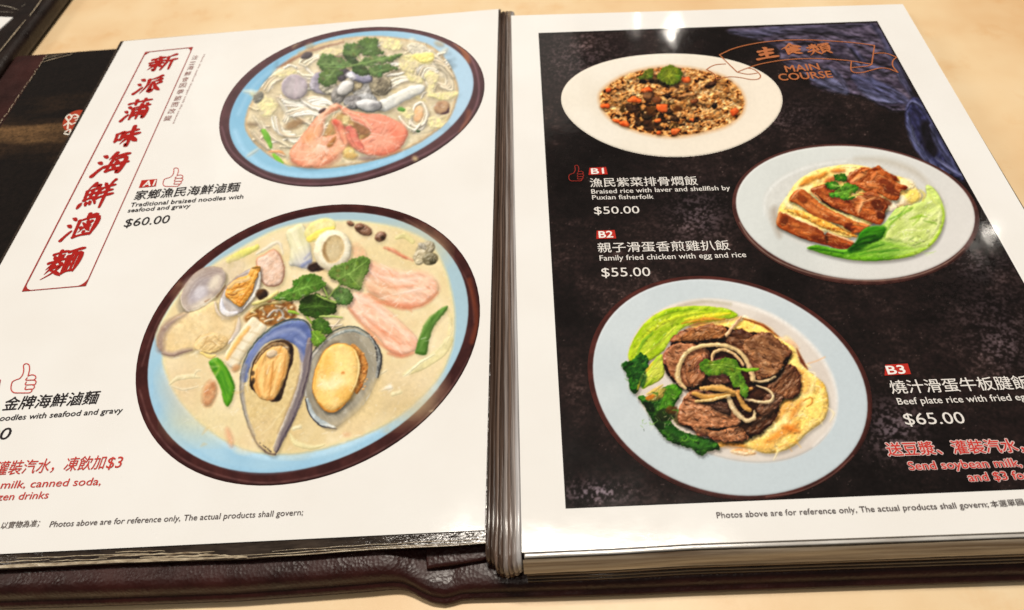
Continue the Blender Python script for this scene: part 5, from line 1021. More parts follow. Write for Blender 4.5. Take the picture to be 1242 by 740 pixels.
    meat(P, [(280,260),(330,230),(400,240),(440,300),(400,360),(320,380),(270,340)], (104,70,54), (78,50,40), 20, 40)
    meat(P, [(110,592),(120,482),(172,418),(262,470),(372,500),(442,522),(452,592),(400,616),(300,622),(200,616)], (180,124,92), (136,90,64), 12, 120)
    meat(P, [(170,420),(240,410),(330,440),(300,480),(220,466)], (140,92,66), (110,72,52), 20, 26)
    meat(P, [(200,432),(300,470),(382,482),(392,546),(300,506)], (88,60,48), (66,44,36), 20, 30)
    meat(P, [(252,628),(330,640),(442,612),(482,652),(480,690),(352,697),(280,672)], (162,110,78), (120,78,54), -5, 60)
    meat(P, [(190,620),(250,620),(262,660),(220,664)], (134,92,66), (96,64,48), 30, 12)
    for i in range(46):
        a = rnd.uniform(0,6.28); r_ = math.sqrt(rnd.random()); x, y = 400+350*r_*math.cos(a), 370+290*r_*math.sin(a)
        P.put(P.line([(x,y),(x+rnd.uniform(4,12),y-rnd.uniform(-4,6))],[1.5,4.5,1.5]), (244,222,204), lit=0, op=rnd.uniform(.4,.8), soft=1.1)
    P.z(690, 325, 2.5513)
    P.put(P.line([(560,360),(610,352),(650,330),(664,310)], [8,16,14,6]), (30,22,18), lit=.1, op=.85, soft=3); P.put(P.line([(425,255),(440,285),(430,330)], 14), (40,26,20), lit=0, op=.6, soft=5); P.put(P.line([(520,500),(580,480),(630,440)], 12), (40,26,20), lit=0, op=.6, soft=5)
    P.piece('onion', 'translucent curved strips of onion')
    def on(pts, wd, c=(212,186,144)):
        P.put(P.line(pts, np.atleast_1d(wd) * .72), c, tuple(v*.86 for v in c), r=2.4, lit=.32, soft=1.5, shadow=.3, spec=.3, vs=4, op=.9)
        P.put(P.line([(x-1.5,y-2.) for x,y in pts], [max(1,v*.22) for v in np.atleast_1d(wd)]), tuple(min(255,v*1.16) for v in c), lit=0, op=.6, soft=1.4)
        P.put(P.line([(x+1.5,y+2.5) for x,y in pts], [max(1,v*.3) for v in np.atleast_1d(wd)]), tuple(v*.82 for v in c), lit=0, op=.5, soft=2)
    on([(386,388),(440,400),(520,386),(566,372)], [18,30,26,12], (196,150,84))
    on([(512,384),(470,372),(410,372)], [10,30,18], (204,160,96))
    on([(360,372),(338,346),(342,300),(370,256),(420,240),(480,240),(530,262),(560,310),(570,345)], [14,24,20,18,17,17,18,22,24])
    on([(442,290),(450,262),(480,252),(515,270),(540,300)], [10,14,13,14,12], (206,176,134))
    on([(494,402),(512,440),(544,470),(572,466),(574,444)], [20,26,18,18,8], (206,184,152))
    on([(520,390),(545,430),(560,440)], [14,26,18], (190,146,84))
    on([(580,362),(620,380),(632,400),(614,416),(570,410),(545,406)], [6,11,12,12,11,8], (210,188,156))
    on([(578,350),(610,350),(640,336)], [6,11,4], (200,176,142))
    on([(392,412),(440,408),(500,394)], [10,14,6], (216,184,130))
    on([(486,208),(510,180),(532,152)], [12,14,10], (226,186,150))
    P.put(P.ell(418,385,4,3), (40,30,24), lit=0)
    P.piece('coriander', 'bright coriander leaf on the beef')
    leaf(P, [(404,300),(420,282),(450,288),(480,278),(520,288),(530,320),(520,342),(480,330),(440,334),(414,322)], (106,138,48), (74,108,34), ([(420,300),(480,300),(524,312)],))
    leaf(P, [(500,330),(530,320),(546,350),(556,380),(550,402),(532,396),(528,372),(506,366)], (98,132,46), (70,104,34))
    P.put(P.line([(520,310),(552,316),(586,314)], [5,12,6]), (120,160,50), r=2, lit=.5, soft=1.3)
    for i in range(30):
        a = rnd.uniform(0,6.28); r_ = math.sqrt(rnd.random()); x, y = 490+200*r_*math.cos(a), 360+150*r_*math.sin(a)
        P.put(P.line([(x,y),(x+rnd.uniform(3,9),y-rnd.uniform(-3,5))],[1,3.5,1]), (250,232,214), lit=0, op=rnd.uniform(.3,.6), soft=1.3, keep=True)
    P.smear(.3, .7, .4, .10, .12, .4, (1.02, .98, .90)); return P
# ---------------------------------------------------------------- the table
DENS = 1.5
ZL, ZR, ZC = .0130, .0200, .0100           # left page, right page, top of the left cover
M_table = mat_table()
t = link('table', sheet([(-1.2, -.7, 0), (1.4, -.7, 0), (1.4, 1.6, 0), (-1.2, 1.6, 0)]), M_table, kind='structure')
M_lea = mat_leather('maroon_leather', (34, 11, 8), (60, 22, 17)); M_lea2 = mat_leather('black_leather', (20, 11, 8), (36, 21, 14), .3)
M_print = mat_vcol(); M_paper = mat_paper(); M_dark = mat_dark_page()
M_film = mat_plastic('clear_film_edge', (70, 56, 44), (206, 190, 166), (6, .25, 1), 1., .14, 220)
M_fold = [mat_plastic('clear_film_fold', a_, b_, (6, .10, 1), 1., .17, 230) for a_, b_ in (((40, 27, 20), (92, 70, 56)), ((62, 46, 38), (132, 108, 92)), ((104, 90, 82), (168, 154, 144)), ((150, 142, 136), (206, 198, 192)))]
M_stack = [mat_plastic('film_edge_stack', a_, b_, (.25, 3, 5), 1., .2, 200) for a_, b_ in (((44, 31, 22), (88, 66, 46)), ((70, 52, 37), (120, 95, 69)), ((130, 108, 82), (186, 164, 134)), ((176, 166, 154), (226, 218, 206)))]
M_seam = mat_plastic('welded_film_seam', (120, 98, 74), (206, 186, 154), (1.5, 5, 1), 1., .2, 160)
M_film_dark = mat_plastic('film_over_leather', (30, 22, 18), (66, 54, 44), (1, 4, 1), 1., .10, 120)

# ---------------------------------------------------------------- the open menu
menu = empty('menu', None, 'open restaurant menu in maroon leather cover, showing five dish pictures', 'menu')
def xy(px, py, z): p = at(px, py, z); return (p.x, p.y)
# one cover of padded leather: left board, dipping spine, right board, swept along its front edge
stn = [(-420, 750, .0100), (-260, 744, .0100), (0, 734, .0100), (150, 729.5, .0100), (300, 724, .0100), (400, 716.5, .0100), (450, 712.5, .0100), (470, 710.5, .0099), (482, 709.8, .0094), (492, 711, .0084), (502, 715, .0075), (513, 721, .0068),
       (525, 726, .0062), (540, 728, .0058), (551, 725.5, .0056), (560, 722.6, .0060), (575, 721.8, .0062), (620, 720.8, .0062), (750, 717, .0062), (840, 713, .0062), (1242, 699.5, .0062), (1500, 690, .0062)]
fx, fy, fz = [], [], []
for x, y, zt in stn: p = at(x, y, .002); fx.append(p.x); fy.append(p.y); fz.append(zt)
bk = [at(18, 65, ZC), at(147, 55.5, ZC), at(600, 22, ZC), at(622, 24, .0062), at(1096, 3.5, .0062)]
X0, X1 = bk[0].x, bk[-1].x
xs = list(X0 + np.array([0, .0004, .0012, .003])) + list(np.linspace(X0 + .006, fx[6], 12)) + list(np.linspace(fx[6], fx[17], 46)[1:]) + list(np.linspace(fx[17], X1 - .004, 12)[1:]) + list(X1 - np.array([.0025, .001, .0003, 0]))
V, Fc = [], []
for i, x in enumerate(xs):
    yf, zt, yb = np.interp(x, fx, fy), np.interp(x, fx, fz), np.interp(x, [p.x for p in bk], [p.y for p in bk])
    e = min(x - X0, X1 - x); k = 1. if e > .0029 else {0: .55, 1: .8, 2: .94}.get(min(i, len(xs) - 1 - i), .99); zt *= k
    hinge = math.exp(-((x - np.interp(505, [s[0] for s in stn], fx)) / .006) ** 2)
    prof = [(yb, .0003), (yb + .0002, zt * .5), (yb - .0006, zt * .85), (yb - .003, zt), (yb - .02, zt), (yf + .06, zt), (yf + .02, zt), (yf + .008, zt * (1 + .04 * hinge * math.sin(x * 9000))), (yf + .0042, zt * .99), (yf + .0024, zt * .95), (yf + .0012, zt * .84), (yf + .0006, zt * .68), (yf + .0005, zt * .54),
            (yf + .0002, zt * .47), (yf - .0007, zt * .44), (yf - .0012, zt * .36), (yf - .0012, zt * .2), (yf - .0008, .0003)]
    V += [(x, a, b) for a, b in prof]
n = len(prof)
for i in range(len(xs) - 1):
    for k in range(n - 1): Fc.append((i * n + k, i * n + k + 1, (i + 1) * n + k + 1, (i + 1) * n + k))
Fc += [tuple(range(n))[::-1], tuple((len(xs) - 1) * n + k for k in range(n))]
me = mesh(V, Fc); bm = bmesh.new(); bm.from_mesh(me); bmesh.ops.recalc_face_normals(bm, faces=bm.faces); bm.to_mesh(me); bm.free()
for p in me.polygons: p.use_smooth = len(p.vertices) == 4
link('cover', me, M_lea, menu)
def rod(pts, r, nseg=10, flat=1.):
    V, Fc = [], []; P = [Vector(p) for p in pts]
    for i, p in enumerate(P):
        d = (P[min(i + 1, len(P) - 1)] - P[max(i - 1, 0)]).normalized(); s = d.cross(Vector((0, 0, 1))).normalized(); u = s.cross(d)
        for k in range(nseg):
            a = 2 * math.pi * k / nseg; V.append(p + s * (r * math.cos(a)) + u * (r * flat * math.sin(a)))
    for i in range(len(P) - 1):
        for k in range(nseg): Fc.append((i * nseg + k, i * nseg + (k + 1) % nseg, (i + 1) * nseg + (k + 1) % nseg, (i + 1) * nseg + k))
    Fc.append(tuple(range(nseg))[::-1]); Fc.append(tuple((len(P) - 1) * nseg + k for k in range(nseg)))
    return V, Fc
me = join_solid = None
def solid(parts, smooth=True):
    V, Fc = [], []
    for v, f in parts:
        o = len(V); V += v; Fc += [tuple(i + o for i in q) for q in f]
    me = mesh(V, Fc); bm = bmesh.new(); bm.from_mesh(me); bmesh.ops.recalc_face_normals(bm, faces=bm.faces); bm.to_mesh(me); bm.free()
    for p in me.polygons: p.use_smooth = smooth and len(p.vertices) == 4
    return me
# leather lining that steps down from the left board into the spine
fl_ = [xy(512, 668, .0085), xy(589, 662, .0085), xy(589, 677, .0085), xy(517, 689, .0085)]
lip = slab([(fl_[0][0], fl_[0][1] + .01), (fl_[1][0] + .002, fl_[1][1] + .01), (fl_[2][0] + .002, fl_[2][1]), fl_[3]], .0058, .0085, .0010, 3)
link('lining', lip, M_lea, menu)

# black page inside the left cover, showing where the noodle page does not reach
zb = ZC + .0006
bp = [at(57, 66, zb), at(600, 27, zb), at(590, 640, zb), at(-420, 705, zb)]
bl = at(57, 66, zb); bp[3] = Vector((bl.x, bp[2].y + .004, zb))
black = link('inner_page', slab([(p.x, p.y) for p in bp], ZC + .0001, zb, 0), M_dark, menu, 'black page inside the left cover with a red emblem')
emb = [at(93 + 17 * math.cos(a), 147 + 13 * math.sin(a) - 4 * math.cos(a), zb + .0001) for a in np.linspace(0, 2 * math.pi, 40, endpoint=False)]
link('emblem', sheet(emb[::-1]), ink_mat((176, 62, 36)), black, 'round red emblem with white characters')
sq = [[(80, 142), (84, 139), (87, 142), (83, 146), (80, 143)], [(88, 140), (92, 139), (96, 143), (92, 146)], [(90, 143), (99, 142)], [(78, 152), (83, 149), (87, 151)], [(83, 147), (82, 156)], [(89, 150), (94, 148), (97, 152), (91, 154)], [(79, 160), (85, 157), (84, 163), (78, 162)]]
link('emblem_writing', join(px_strokes(sq, zb + .0002, 2.0)), ink_mat((240, 226, 206)), black)
# worn seam of the pocket and the creases of its film
wear = []
r5 = random.Random(5)
p = np.array([57., 66.]); e = np.array([-57., 84.])
for k in range(26):
    t0 = k / 26 + r5.uniform(0, .02); t1 = t0 + r5.uniform(.012, .034)
    a_, b_ = p + e * t0, p + e * t1; wear.append([tuple(a_ + r5.uniform(-.5, .5)), tuple(b_ + r5.uniform(-.5, .5))])
link('stitching', join(px_strokes(wear, ZC + .0009, [.8, 1.5, .7])), M_seam, menu)
cre = [[(53, 75), (66, 71), (88, 65.5)], [(56, 68.5), (76, 66)], [(110, 61.5), (146, 58.5)], [(54, 71), (70, 67.5)], [(85, 63.8), (112, 61)]]
link('film_crease', join(px_strokes(cre, zb + .0003, [.5, 1.3, .5])), M_seam, black)

# left page and the film pocket that holds it
LP = [(150, 50), (604.6, 11), (588, 643), (-198.4, 681.7)]
pocket = [at(146, 50, ZL - .0006), at(607.5, 11, ZL - .0006), at(594, 659.5, ZL - .0006), at(450, 667, ZL - .0006), at(300, 678, ZL - .0006), at(150, 683, ZL - .0006), at(0, 690.5, ZL - .0006), at(-212, 701, ZL - .0006)]
link('pocket', slab([(p.x, p.y) for p in pocket], ZC + .0012, ZL - .0005, .0003, 2), M_film_dark, menu, 'clear film pocket of the noodle page, dark where it shows the leather')
seam = []
r6 = random.Random(6)
def seam_px(x): return np.interp(x, [-60, 0, 150, 300, 450, 594], [694, 690.5, 683, 678, 667, 659.5])
for a_, b_, o0, o1, wd in ((-60, 275, -3.0, -2.6, 4.2), (-60, 60, -8, -9, 1.2), (20, 180, -12, -11, 1.0), (120, 260, -9, -10, 2.0), (170, 262, -6, -6, 2.2), (240, 300, -8, -3, 1.6), (258, 300, -3.5, -1.5, 2.), (280, 594, -4.5, -2.0, 1.0), (300, 594, -1.2, -.8, 1.5), (330, 590, -7, -6, .8), (140, 200, -14, -13, 1.2), (60, 130, -7, -6.5, 1.)):
    xs = np.linspace(a_, b_, 14); seam.append([(x, seam_px(x) + np.interp(x, [a_, b_], [o0, o1]) + r6.uniform(-.5, .5)) for x in xs])
sm = []
for s_, wd in zip(seam, (4.2, 1.2, 1., 2., 2.2, 1.6, 2., 1., 1.5, .8, 1.2, 1.)): sm += px_strokes([s_], ZL - .0004 + .00002 * len(sm), [wd * .4, wd, wd * .8, wd, wd * .4])
link('pocket_seam', join(sm), M_seam, menu)
pageL = link('page', slab([xy(x, y, ZL) for x, y in LP], ZL - .0003, ZL, 0), M_paper, menu, 'white page with two noodle dishes and a red vertical heading')

# film folds in the gutter between the pages
gv = []
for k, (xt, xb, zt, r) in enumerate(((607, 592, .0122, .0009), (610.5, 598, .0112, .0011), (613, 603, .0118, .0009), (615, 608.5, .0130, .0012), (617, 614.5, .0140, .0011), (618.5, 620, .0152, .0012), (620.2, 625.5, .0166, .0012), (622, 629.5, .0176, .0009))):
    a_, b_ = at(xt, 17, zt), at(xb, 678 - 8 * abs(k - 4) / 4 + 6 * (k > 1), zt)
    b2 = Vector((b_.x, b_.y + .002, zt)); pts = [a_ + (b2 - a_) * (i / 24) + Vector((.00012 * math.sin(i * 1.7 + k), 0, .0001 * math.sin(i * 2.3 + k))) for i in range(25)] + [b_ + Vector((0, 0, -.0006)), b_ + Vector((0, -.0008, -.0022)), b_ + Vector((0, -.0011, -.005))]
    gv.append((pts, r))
base = [(at(603, 16, .01).x, at(603, 16, .01).y), (at(588, 660, .01).x, at(588, 660, .01).y), (at(628, 676, .01).x, at(628, 676, .01).y), (at(622, 16, .01).x, at(622, 16, .01).y)]
link('binding', slab(base, .0057, .0108, .0005, 2), M_lea2, menu)
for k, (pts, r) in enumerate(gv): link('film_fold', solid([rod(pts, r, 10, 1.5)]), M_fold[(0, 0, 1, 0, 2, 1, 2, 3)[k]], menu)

# right page on top of its pile of film pockets
RP = [(620, 19), (1095, 5), (1468, 637), (1242, 645), (840, 659.5), (750, 665), (633, 670)]
rpw = [xy(x, y, ZR) for x, y in RP]
r7 = random.Random(7)
NL = 8
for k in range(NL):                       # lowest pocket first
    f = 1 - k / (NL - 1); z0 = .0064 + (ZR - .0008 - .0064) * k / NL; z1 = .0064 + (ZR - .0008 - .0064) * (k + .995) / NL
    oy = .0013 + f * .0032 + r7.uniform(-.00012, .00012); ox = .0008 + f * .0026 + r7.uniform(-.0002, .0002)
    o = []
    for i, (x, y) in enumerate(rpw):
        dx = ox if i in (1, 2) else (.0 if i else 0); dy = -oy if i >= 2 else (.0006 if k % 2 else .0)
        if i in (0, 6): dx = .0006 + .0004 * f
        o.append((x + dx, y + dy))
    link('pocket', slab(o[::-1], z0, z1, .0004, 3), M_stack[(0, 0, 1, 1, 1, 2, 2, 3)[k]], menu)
# the pockets' open edges lie over one another like one streaked skin
V, Fc = [], []; ex = [rpw[6], rpw[5], rpw[4], rpw[3], rpw[2]]; xs_ = np.linspace(ex[0][0] + .0002, ex[-1][0], 90); r9 = random.Random(9)
zz = [ZR - .0010, ZR - .0018, ZR - .0028, .0162, .0152, .0143, .0136, .0132]
for x in xs_:
    yb = np.interp(x, [p[0] for p in ex], [p[1] for p in ex])
    for k, z in enumerate(zz):
        f = 1 - (z - .0064) / (ZR - .0010 - .0064); V.append((x, yb - (.0013 + .0036 * f ** .62) - .0005 + .00012 * math.sin(x * 60 + k) + r9.uniform(-.00004, .00004), z))
for i in range(89):
    for k in range(7): Fc.append((i * 8 + k, i * 8 + k + 1, (i + 1) * 8 + k + 1, (i + 1) * 8 + k))
link('film_edge', mesh(V, Fc, True), mat_plastic('streaked_film_edge', (104, 82, 62), (198, 180, 154), (.10, 1.6, 3.4), 1., .13, 190), menu)
pageR = link('page', slab(rpw[::-1], ZR - .0006, ZR, 0), M_paper, menu, 'white page with a dark panel of three rice dishes')

# ---------------------------------------------------------------- left page: type
B = (44, 38, 38); RED = (176, 32, 26); RED2 = (206, 66, 56); GREY = (112, 100, 92)
zt = ZL + .00022
lettering('dish_name', '家鄉漁民海鮮滷麵', (161.5, 242.8), (289, 232), 11.2, zt, B, pageL, .008)
lettering('dish_description', 'Traditional braised noodles with', (157.4, 251), (294.5, 240.6), 5.0, zt, B, pageL, .012)
lettering('dish_description', 'seafood and gravy', (154.4, 257.6), (230, 251.6), 4.8, zt, B, pageL, .012)
lettering('price', '$60.00', (149.5, 275.2), (204, 270.2), 9.6, zt, B, pageL, .004)
lettering('dish_name', '金牌海鮮滷麵', (1.5, 498.2), (116.5, 489.6), 16.0, zt, B, pageL, .010)
lettering('dish_description', 'noodles with seafood and gravy', (-7, 511), (147.5, 500.6), 6.8, zt, B, pageL, .010)
lettering('price', '.00', (-23, 534.6), (10, 532.5), 14.2, zt, B, pageL, .004)
lettering('drink_offer', '灌裝汽水，凍飲加', (-9, 577), (124.6, 568.8), 17.0, zt, RED2, pageL, .004)
lettering('drink_offer', '$3', (127.8, 567.8), (146, 566.9), 13.4, zt, RED2, pageL, .006)
lettering('drink_offer', 'bean milk, canned soda,', (-36, 594), (121.5, 588), 9.2, zt, RED2, pageL, .006)
lettering('drink_offer', 'frozen drinks', (-22, 608), (57.5, 604.4), 9.0, zt, RED2, pageL, .006)
lettering('small_print', '以實物為准；', (0, 641.5), (46.5, 638.5), 8.4, zt, GREY, pageL, .006)
lettering('small_print', 'Photos above are for reference only, The actual products shall govern;', (59.5, 639.4), (367, 624.6), 7.2, zt, (96, 84, 80), pageL, .004)
def tag(txt, c, p0, p1, h, parent, z):
    o = link('number_tag', sheet(q3(c, z)[::-1]), ink_mat((190, 44, 32)), parent)
    lettering('number', txt, p0, p1, h, z + .0001, (250, 240, 228), parent, .03)
tag('A1', [(171.7, 218.6), (190.5, 217), (188.9, 225.8), (168.2, 227.8)], (173, 226.2), (186.5, 225), 6.6, pageL, zt)
tag('A2', [(-20, 462), (1, 460.4), (-1.5, 472), (-23.5, 473.8)], (-19, 471.5), (-5, 470.6), 8, pageL, zt)
TH = [[(30, 100), (14, 98), (4, 86), (6, 64), (18, 56), (34, 50), (44, 36), (46, 20), (44, 6), (52, 0), (64, 4), (68, 18), (66, 34), (64, 42)], [(64, 42), (80, 38), (92, 42), (94, 50), (86, 56)], [(62, 48), (58, 56), (86, 56), (96, 60), (94, 70), (84, 72)], [(60, 62), (58, 72), (84, 72), (92, 78), (88, 86), (78, 87)], [(60, 78), (58, 88), (78, 87), (84, 92), (76, 99), (56, 100), (30, 100)]]
def thumb(box, z, c, parent, wpx, shear=0.):
    x0, y0, x1, y1 = box
    st = [[(x0 + (x1 - x0) * a / 100 + shear * (50 - b), y0 + (y1 - y0) * b / 100) for a, b in s] for s in TH]
    link('thumbs_up', join(px_strokes(st, z, wpx)), ink_mat(c), parent)
thumb((198, 203.5, 223, 226), zt, (206, 74, 66), pageL, .9, .04); thumb((13, 441, 45, 476.5), zt, (206, 74, 66), pageL, 1.2, .03)
# heading frame with filled corners
fr = [(176.5, 63.2), (233.5, 57.3), (103.5, 346.4), (27.5, 353)]
st = [[fr[i], fr[(i + 1) % 4]] for i in range(4)]
parts = px_strokes(st, zt, 1.25)
for i in range(4):
    c = np.array(fr[i]); a_ = np.array(fr[i - 1]); b_ = np.array(fr[(i + 1) % 4])
    la = (9 if i in (0, 2) else 7) ; ua = (a_ - c) / np.linalg.norm(a_ - c); ub = (b_ - c) / np.linalg.norm(b_ - c); L = 8 if i < 2 else 12
    pa, pb = c + ua * L, c + ub * L
    arc = [pa * (1 - s) ** 2 + (c + (ua + ub) * L * .12) * 2 * s * (1 - s) + pb * s ** 2 for s in np.linspace(0, 1, 8)]
    parts.append(([at(c[0], c[1], zt + .00001 * (i + 1))] + [at(x, y, zt + .00001 * (i + 1)) for x, y in arc], [tuple(range(9))]))
link('heading_frame', join(parts), ink_mat((170, 48, 42)), pageL)
GL = {
'新': [[(28,3),(35,13)],[(8,19),(52,14)],[(17,24),(24,33)],[(43,21),(36,32)],[(3,41),(57,35)],[(8,57),(54,51)],[(30,36),(31,94),(23,88)],[(29,58),(5,86)],[(36,62),(51,75)],[(90,5),(64,18)],[(65,16),(66,50),(54,98)],[(66,45),(100,38)],[(84,42),(84,102)]],
'派': [[(8,8),(22,19)],[(2,36),(15,47)],[(2,95),(14,80),(25,62)],[(86,3),(64,14),(40,18)],[(42,18),(42,54),(26,100)],[(88,24),(74,30),(57,33)],[(58,34),(58,93),(73,80)],[(91,44),(72,60)],[(66,38),(78,72),(100,97)]],
'蒲': [[(5,15),(95,10)],[(32,1),(34,25)],[(67,0),(64,23)],[(8,31),(20,40)],[(1,52),(14,61)],[(3,99),(21,73)],[(28,43),(98,37)],[(36,54),(35,98)],[(36,54),(90,50),(90,97),(81,90)],[(38,69),(88,65)],[(38,83),(88,79)],[(62,27),(62,100)],[(78,25),(89,34)]],
'味': [[(5,30),(9,72)],[(6,30),(33,26),(29,68)],[(9,66),(30,63)],[(45,29),(89,22)],[(36,51),(100,43)],[(66,0),(67,100),(58,92)],[(65,50),(34,88)],[(69,47),(82,68),(103,87)]],
'海': [[(10,5),(24,17)],[(1,34),(15,45)],[(2,99),(25,63)],[(51,0),(34,30)],[(44,20),(94,13)],[(48,34),(40,85)],[(48,34),(89,30),(82,94),(72,88)],[(28,63),(101,54)],[(42,85),(84,80)],[(60,40),(67,53)],[(56,64),(63,77)]],
'鮮': [[(27,1),(6,28)],[(22,14),(45,11),(34,26)],[(8,30),(11,67)],[(8,30),(49,26),(46,65)],[(10,47),(46,43)],[(11,66),(45,61)],[(28,29),(28,62)],[(6,75),(0,94)],[(20,74),(25,89)],[(32,72),(38,87)],[(44,69),(55,87)],[(60,7),(69,21)],[(93,0),(82,18)],[(57,29),(99,22)],[(60,47),(97,41)],[(50,67),(104,58)],[(78,24),(78,106)]],
'滷': [[(8,7),(22,19)],[(1,36),(15,47)],[(2,99),(23,65)],[(60,0),(60,21)],[(60,10),(86,7)],[(36,24),(38,96)],[(36,24),(93,20),(89,94)],[(38,93),(90,88)],[(77,34),(47,77)],[(50,36),(81,75)],[(62,29),(66,38)],[(45,53),(52,61)],[(79,50),(74,58)],[(62,72),(66,81)]],
'麵': [[(9,11),(51,6)],[(29,0),(29,46)],[(13,19),(20,32)],[(45,17),(36,32)],[(4,43),(55,36)],[(28,42),(4,68)],[(32,42),(56,63)],[(27,57),(7,85)],[(20,66),(47,62),(30,85),(2,103)],[(21,73),(60,100)],[(57,11),(102,5)],[(79,8),(70,26)],[(60,28),(62,94)],[(60,28),(99,24),(96,92)],[(62,91),(96,86)],[(72,30),(72,86)],[(85,28),(85,86)],[(73,46),(84,45)],[(73,65),(84,64)]],
'主': [[(44,0),(60,16)],[(17,31),(86,24)],[(23,59),(80,52)],[(2,96),(101,86)],[(50,28),(50,90)]],
'食': [[(52,0),(30,24),(0,44)],[(50,3),(72,24),(101,40)],[(45,24),(55,35)],[(28,40),(28,94)],[(28,42),(73,38),(70,67)],[(30,55),(70,51)],[(30,69),(70,64)],[(28,93),(48,80)],[(86,63),(58,79)],[(45,68),(64,86),(96,100)]],
'類': [[(13,5),(20,18)],[(43,3),(36,16)],[(2,27),(53,21)],[(28,1),(28,46)],[(26,28),(4,48)],[(30,28),(51,43)],[(2,63),(53,56)],[(28,47),(22,74),(3,100)],[(30,64),(54,96)],[(42,45),(49,54)],[(57,8),(102,4)],[(79,8),(72,22)],[(62,24),(63,75)],[(62,24),(96,20),(95,75)],[(63,40),(94,37)],[(63,56),(94,53)],[(63,73),(94,70)],[(72,76),(52,100)],[(84,76),(103,99)]]}
r8 = random.Random(8)
def brush(ch, c, wpx, hpx, z, color, parent, thick=.132, slope=-.105, name='heading_character'):
    """brush written character, wide and high as measured, upright along the page"""
    u0, u1 = at(c[0] - wpx / 2, c[1] - slope * wpx / 2 * 1, z), at(c[0] + wpx / 2, c[1] + slope * wpx / 2, z)
    yt_, yb_ = at(c[0], c[1] - hpx / 2, z).y, at(c[0], c[1] + hpx / 2, z).y
    ce = at(c[0], c[1], z); ux = u1 - u0; up = yt_ - yb_
    parts = []
    for k, s in enumerate(GL[ch]):
        p = spline(s, False, 5) if len(s) > 2 else np.array([np.array(s[0], float) * (1 - t_) + np.array(s[1], float) * t_ + np.array([0, -2.2 * math.sin(t_ * 3.14)]) for t_ in np.linspace(0, 1, 6)])
        pts = [ce + ux * ((x - 50) / 100) + Vector((0, up * (50 - y + .10 * (x - 50)) / 106, 0)) for x, y in p]
        L = np.linalg.norm(np.array(s[-1], float) - np.array(s[0], float)); w0 = thick * (11 / len(GL[ch])) ** .4 * math.sqrt(abs(ux.x) * up) * r8.uniform(.9, 1.12)
        dy = s[-1][1] - s[0][1]; dx = s[-1][0] - s[0][0]
        if L < 20: prof = [.45, 1.05, 1.2, .8]
        elif dx < -12 and dy > 8: prof = [1.25, .95, .6, .15]
        elif dx > 12 and dy > 14: prof = [.5, .85, 1.25, 1.3, .35]
        elif abs(dy) < 16: prof = [1.1, .75, .75, 1.2, .8]
        else: prof = [1.15, .9, .95, .7]
        parts.append(ribbon(pts, [w0 * q for q in prof], z + 1.2e-6 * k))
    link(name, join(parts), ink_mat(color), parent)
for ch, b in (('新', (176, 65, 217.6, 86.8)), ('派', (161, 91, 201.5, 114)), ('蒲', (146, 118.5, 186.6, 146)), ('味', (133.7, 152, 173.5, 178.5)), ('海', (111, 183, 161, 213)), ('鮮', (93.5, 218, 143, 253)), ('滷', (73, 257.5, 124.5, 291)), ('麵', (49, 300, 102.7, 337))):
    bw, bh = b[2] - b[0], b[3] - b[1]; sl = (612 - (b[0] + b[2]) / 2) / ((b[1] + b[3]) / 2 + 798)
    hh = (bh - .1 * bw) / (1 - .1 * sl); ww = bw - sl * hh
    brush(ch, ((b[0] + b[2]) / 2, (b[1] + b[3]) / 2), ww, hh, zt, RED, pageL)
# small upright note beside the heading
for ch, x, y in (('注', 236, 69.5), ('：', 233, 76), ('海', 230.5, 82), ('鮮', 227.3, 89), ('會', 224.3, 96), ('因', 221.2, 103), ('季', 218.2, 111), ('節', 215, 119), ('而', 211.6, 126.5), ('改', 207.8, 134.5), ('變', 203, 143)):
    k = .85 + (y - 70) / 400
    lettering('side_note', ch, (x - 5.2 * k, y + 3.6 * k), (x + 3.6 * k, y + 2.6 * k), 5.8 * k, zt, (168, 120, 112), pageL, .0)
def rotated(body, p0, p1, wpx, z, color, parent):
    o = lettering('side_note', body, (400, 400), (500, 400), 8, z, color, parent)
    me = o.data; n = len(me.vertices); co = np.zeros(n * 3, np.float32); me.vertices.foreach_get('co', co); co = co.reshape(-1, 3)
    x0, x1, y0, y1 = co[:, 0].min(), co[:, 0].max(), co[:, 1].min(), co[:, 1].max()
    A, Bp = at(*p0, z), at(*p1, z); wv = (at(p0[0] + wpx, p0[1], z) - A).x
    t_ = (co[:, 0] - x0) / (x1 - x0); s_ = (co[:, 1] - y0) / (y1 - y0)
    co[:, 0] = A.x + (Bp.x - A.x) * t_ + wv * s_; co[:, 1] = A.y + (Bp.y - A.y) * t_; co[:, 2] = z
    me.vertices.foreach_set('co', co.reshape(-1)); me.update()
rotated('Note: the seafood changes with the seasons', (245.5, 66), (209, 150), 3.4, zt, (178, 132, 124), pageL)

